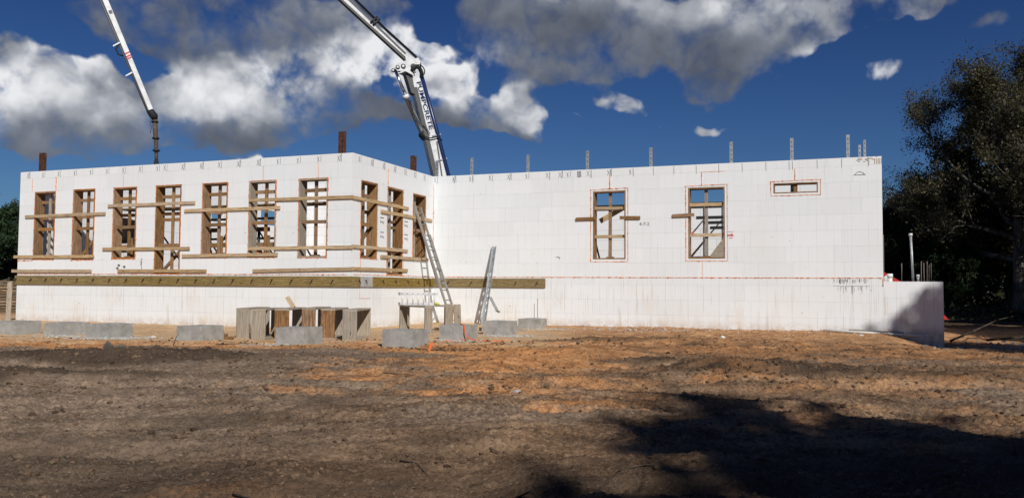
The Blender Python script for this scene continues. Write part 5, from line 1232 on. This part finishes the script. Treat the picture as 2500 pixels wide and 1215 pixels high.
# oaks standing outside the picture on the near right whose shade falls across the yard
for (k, x, y, r, s, lab) in ((T_DENSE, 15.1, -17.4, 2.2, 2.3, 'tall dense tree behind the viewer shading the near right of the yard'), (T_DENSE, 20.9, -14.9, 1.2, 2.3, 'second tall dense tree behind the viewer, right of the first'), (T_OAK2, 17.2, -22.5, .5, 1.7, 'tall wide oak between the two tall dense trees'), (T_OAK2, 13.6, -20.7, 1.9, 1.55, 'tall oak behind the viewer among the dense trees'), (T_DENSE, 17.6, -15.8, 5.1, 2.2, 'third tall dense tree behind the viewer'), (T_DENSE, 10.5, -13.6, 3.6, 2.0, 'tall dense tree behind the viewer, nearest the middle of the yard'), (T_OAK2, 31, -9.5, 2.5, 1.7, 'tall oak on the near right beside the yard'),
                             (T_DENSE, 19.6, 5.0, 3.0, 1.75, 'dense tree right of the yard shading the low wall'), (T_OAK2, 26.5, 2.5, 4.0, 1.2, 'oak right of the yard behind the dense tree'), (T_OAK2, 24.5, 14.5, 1.0, 1.1, 'oak standing off the right side of the yard'), (T_DENSE, 21.8, 13.2, 4.4, 1.5, 'dense tree off the right side of the yard beside the oak'), (T_DENSE, 27.5, 17.5, 5.4, 1.5, 'second dense tree off the right side of the yard'), (T_OAK2, 30.5, 30, 2.0, 1.05, 'oak in front of the right-hand trees, outside the view'),
                             (T_OAK2, 33, 21, 5.0, 1.1, 'far oak outside the right of the view'), (T_DENSE, 37, 36, 0.3, 1.3, 'dense tree near the right-hand oaks, outside the view'), (T_OAK2, 36.5, 29.5, 3.2, 1.15, 'oak in the row outside the right of the view'), (T_OAK2, 28.5, 23.5, .2, 1.0, 'oak beside the row outside the right of the view')):
    tree(k, x, y, base_z(x, y), r, s, lab, G3, M_BARK, M_LEAF_OAK if k is T_OAK2 else M_LEAF_DK, 'oak_tree')

# undergrowth under the right-hand trees and fallen branches
n = 26000; yy = 36 + 24 * RNG.random(n); xx = yy * (.53 + .30 * RNG.random(n)) + RNG.random(n) * 3
kp = fbm(xx * .35, yy * .35, 3, 151) > -.12; xx, yy = xx[kp], yy[kp]
hh = np.clip(.25 + 1.1 * fbm(xx * .5, yy * .5, 3, 161), .08, 1.1)
C = np.stack([xx, yy, base_h(xx, yy) + hh * RNG.random(len(xx)) ** .8], -1)
V, Qd = leaf_quads(C, .24, RNG, 1.0)
tag(link('undergrowth', npmesh('undergrowth', V, Qd, False, {'tint': np.clip(.4 + .3 * RNG.standard_normal(len(xx)), 0, 1)}), None, None, M_LEAF_DK), 'scrubby undergrowth below the trees on the right', None, None, 'stuff')
n = 30000; xx = 18 + 62 * RNG.random(n); yy = 62 + 10 * RNG.random(n) - .25 * (xx - 18)
hh = 5.2 + 2.2 * fbm(xx * .16, yy * .16, 3, 171)
C = np.stack([xx, yy, -1.6 + hh * RNG.random(n) ** .8], -1); V, Qd = leaf_quads(C, .50, RNG, 1.0)
tag(link('far_wood', npmesh('far_wood', V, Qd, False, {'tint': np.clip(.3 + .3 * RNG.standard_normal(n), 0, 1)}), None, None, M_LEAF_DK), 'dark wood closing the view behind the right-hand trees', None, None, 'stuff')
def stick(pts, r, label, m=M_BARK2, name='fallen_branch', cat='branch', group=None):
    P = [Vector((x, y, gz(x, y) + z)) for x, y, z in pts]
    n_ = len(P); return tag(tubeobj(name, None, P, [r * (1 - .7 * i / (n_ - 1)) for i in range(n_)], m, 5), label, cat, group)
for (pts, r, lab) in ((((11.2, 20.6, .08), (12.4, 21.6, .30), (13.6, 22.6, .55), (14.6, 23.2, .7)), .032, 'dead branch slanting up right of the low wall end'), (((12.0, 20.4, .1), (13.8, 20.8, .25), (15.6, 21.6, .5)), .03, 'long dead branch lying in the ashes right of the low wall'),
                      (((14.0, 21.0, .1), (14.4, 21.2, .7), (14.6, 21.3, .95)), .03, 'upright dead twig in the brush pile'), (((13.0, 21.4, .05), (15.4, 20.7, .35)), .025, 'dead branch crossing the brush pile'), (((14.6, 19.9, .05), (16.6, 20.6, .2), (17.6, 20.4, .3)), .03, 'dead branch at the right edge of the brush pile')):
    stick(pts, r, lab)
M_ASH, _, _ = mat('pale_ash', (.23, .22, .205), .95, 0, .1)
rubble('ash_heap', around(13.6, 19.2, 1.6, .35, 2200) + around(15.0, 20.6, 1.2, .4, 1200), 'pale ash and debris around the brush pile', M_ASH, (.012, .05))
for (pts, r, lab) in ((((-1.75, 5.14, .02), (-1.45, 5.0, .03), (-1.30, 4.93, .03), (-1.2, 4.86, .02)), .008, 'dark twig lying on the dirt near the bottom middle'), (((-.83, 6.1, .02), (-.68, 5.93, .02), (-.58, 5.75, .015)), .007, 'thin straight twig on the dirt right of the middle'),
                      (((-.02, 5.15, .015), (.12, 5.0, .04), (.2, 4.85, .02)), .010, 'forked dark twig at the edge of the shade'), (((.75, 5.7, .02), (.95, 5.8, .03), (1.1, 5.78, .02)), .007, 'small twig lying in the half shade'), (((-1.62, 10.2, .02), (-1.2, 10.12, .03)), .008, 'thin stick on the orange patch'),
                      (((-5.2, 14.2, .03), (-4.7, 14.3, .05), (-4.45, 14.32, .04)), .010, 'dark stick lying on the sand in front of the frames'), (((-6.0, 14.35, .0), (-5.93, 14.3, .16), (-5.86, 14.25, .22)), .008, 'little bent root standing near the lone pier'), (((-.2, 4.62, .02), (-.02, 4.55, .02), (.1, 4.58, .03)), .006, 'short twig near the bottom edge of the view')):
    stick(pts, r, lab, M_BARK2, 'twig', 'twig')
for (x, y, s, lab) in ((-7.25, 16.35, .055, 'white lump of mortar on the sand left of the lone pier'), (.06, 9.0, .05, 'pale grey stone on the tracked dirt'), (8.2, 18.9, .06, 'white scrap on the dirt below the right wall'), (4.6, 17.6, .05, 'small white scrap on the dirt in front of the right wall'), (13.9, 18.7, .11, 'bright white stone on the ash right of the low wall')):
    o = rubble('stone', [(x, y)], lab, M_CONC2 if 'grey' in lab else M_WPAINT, (s, s + .001), None); tag(o, lab, 'stone')
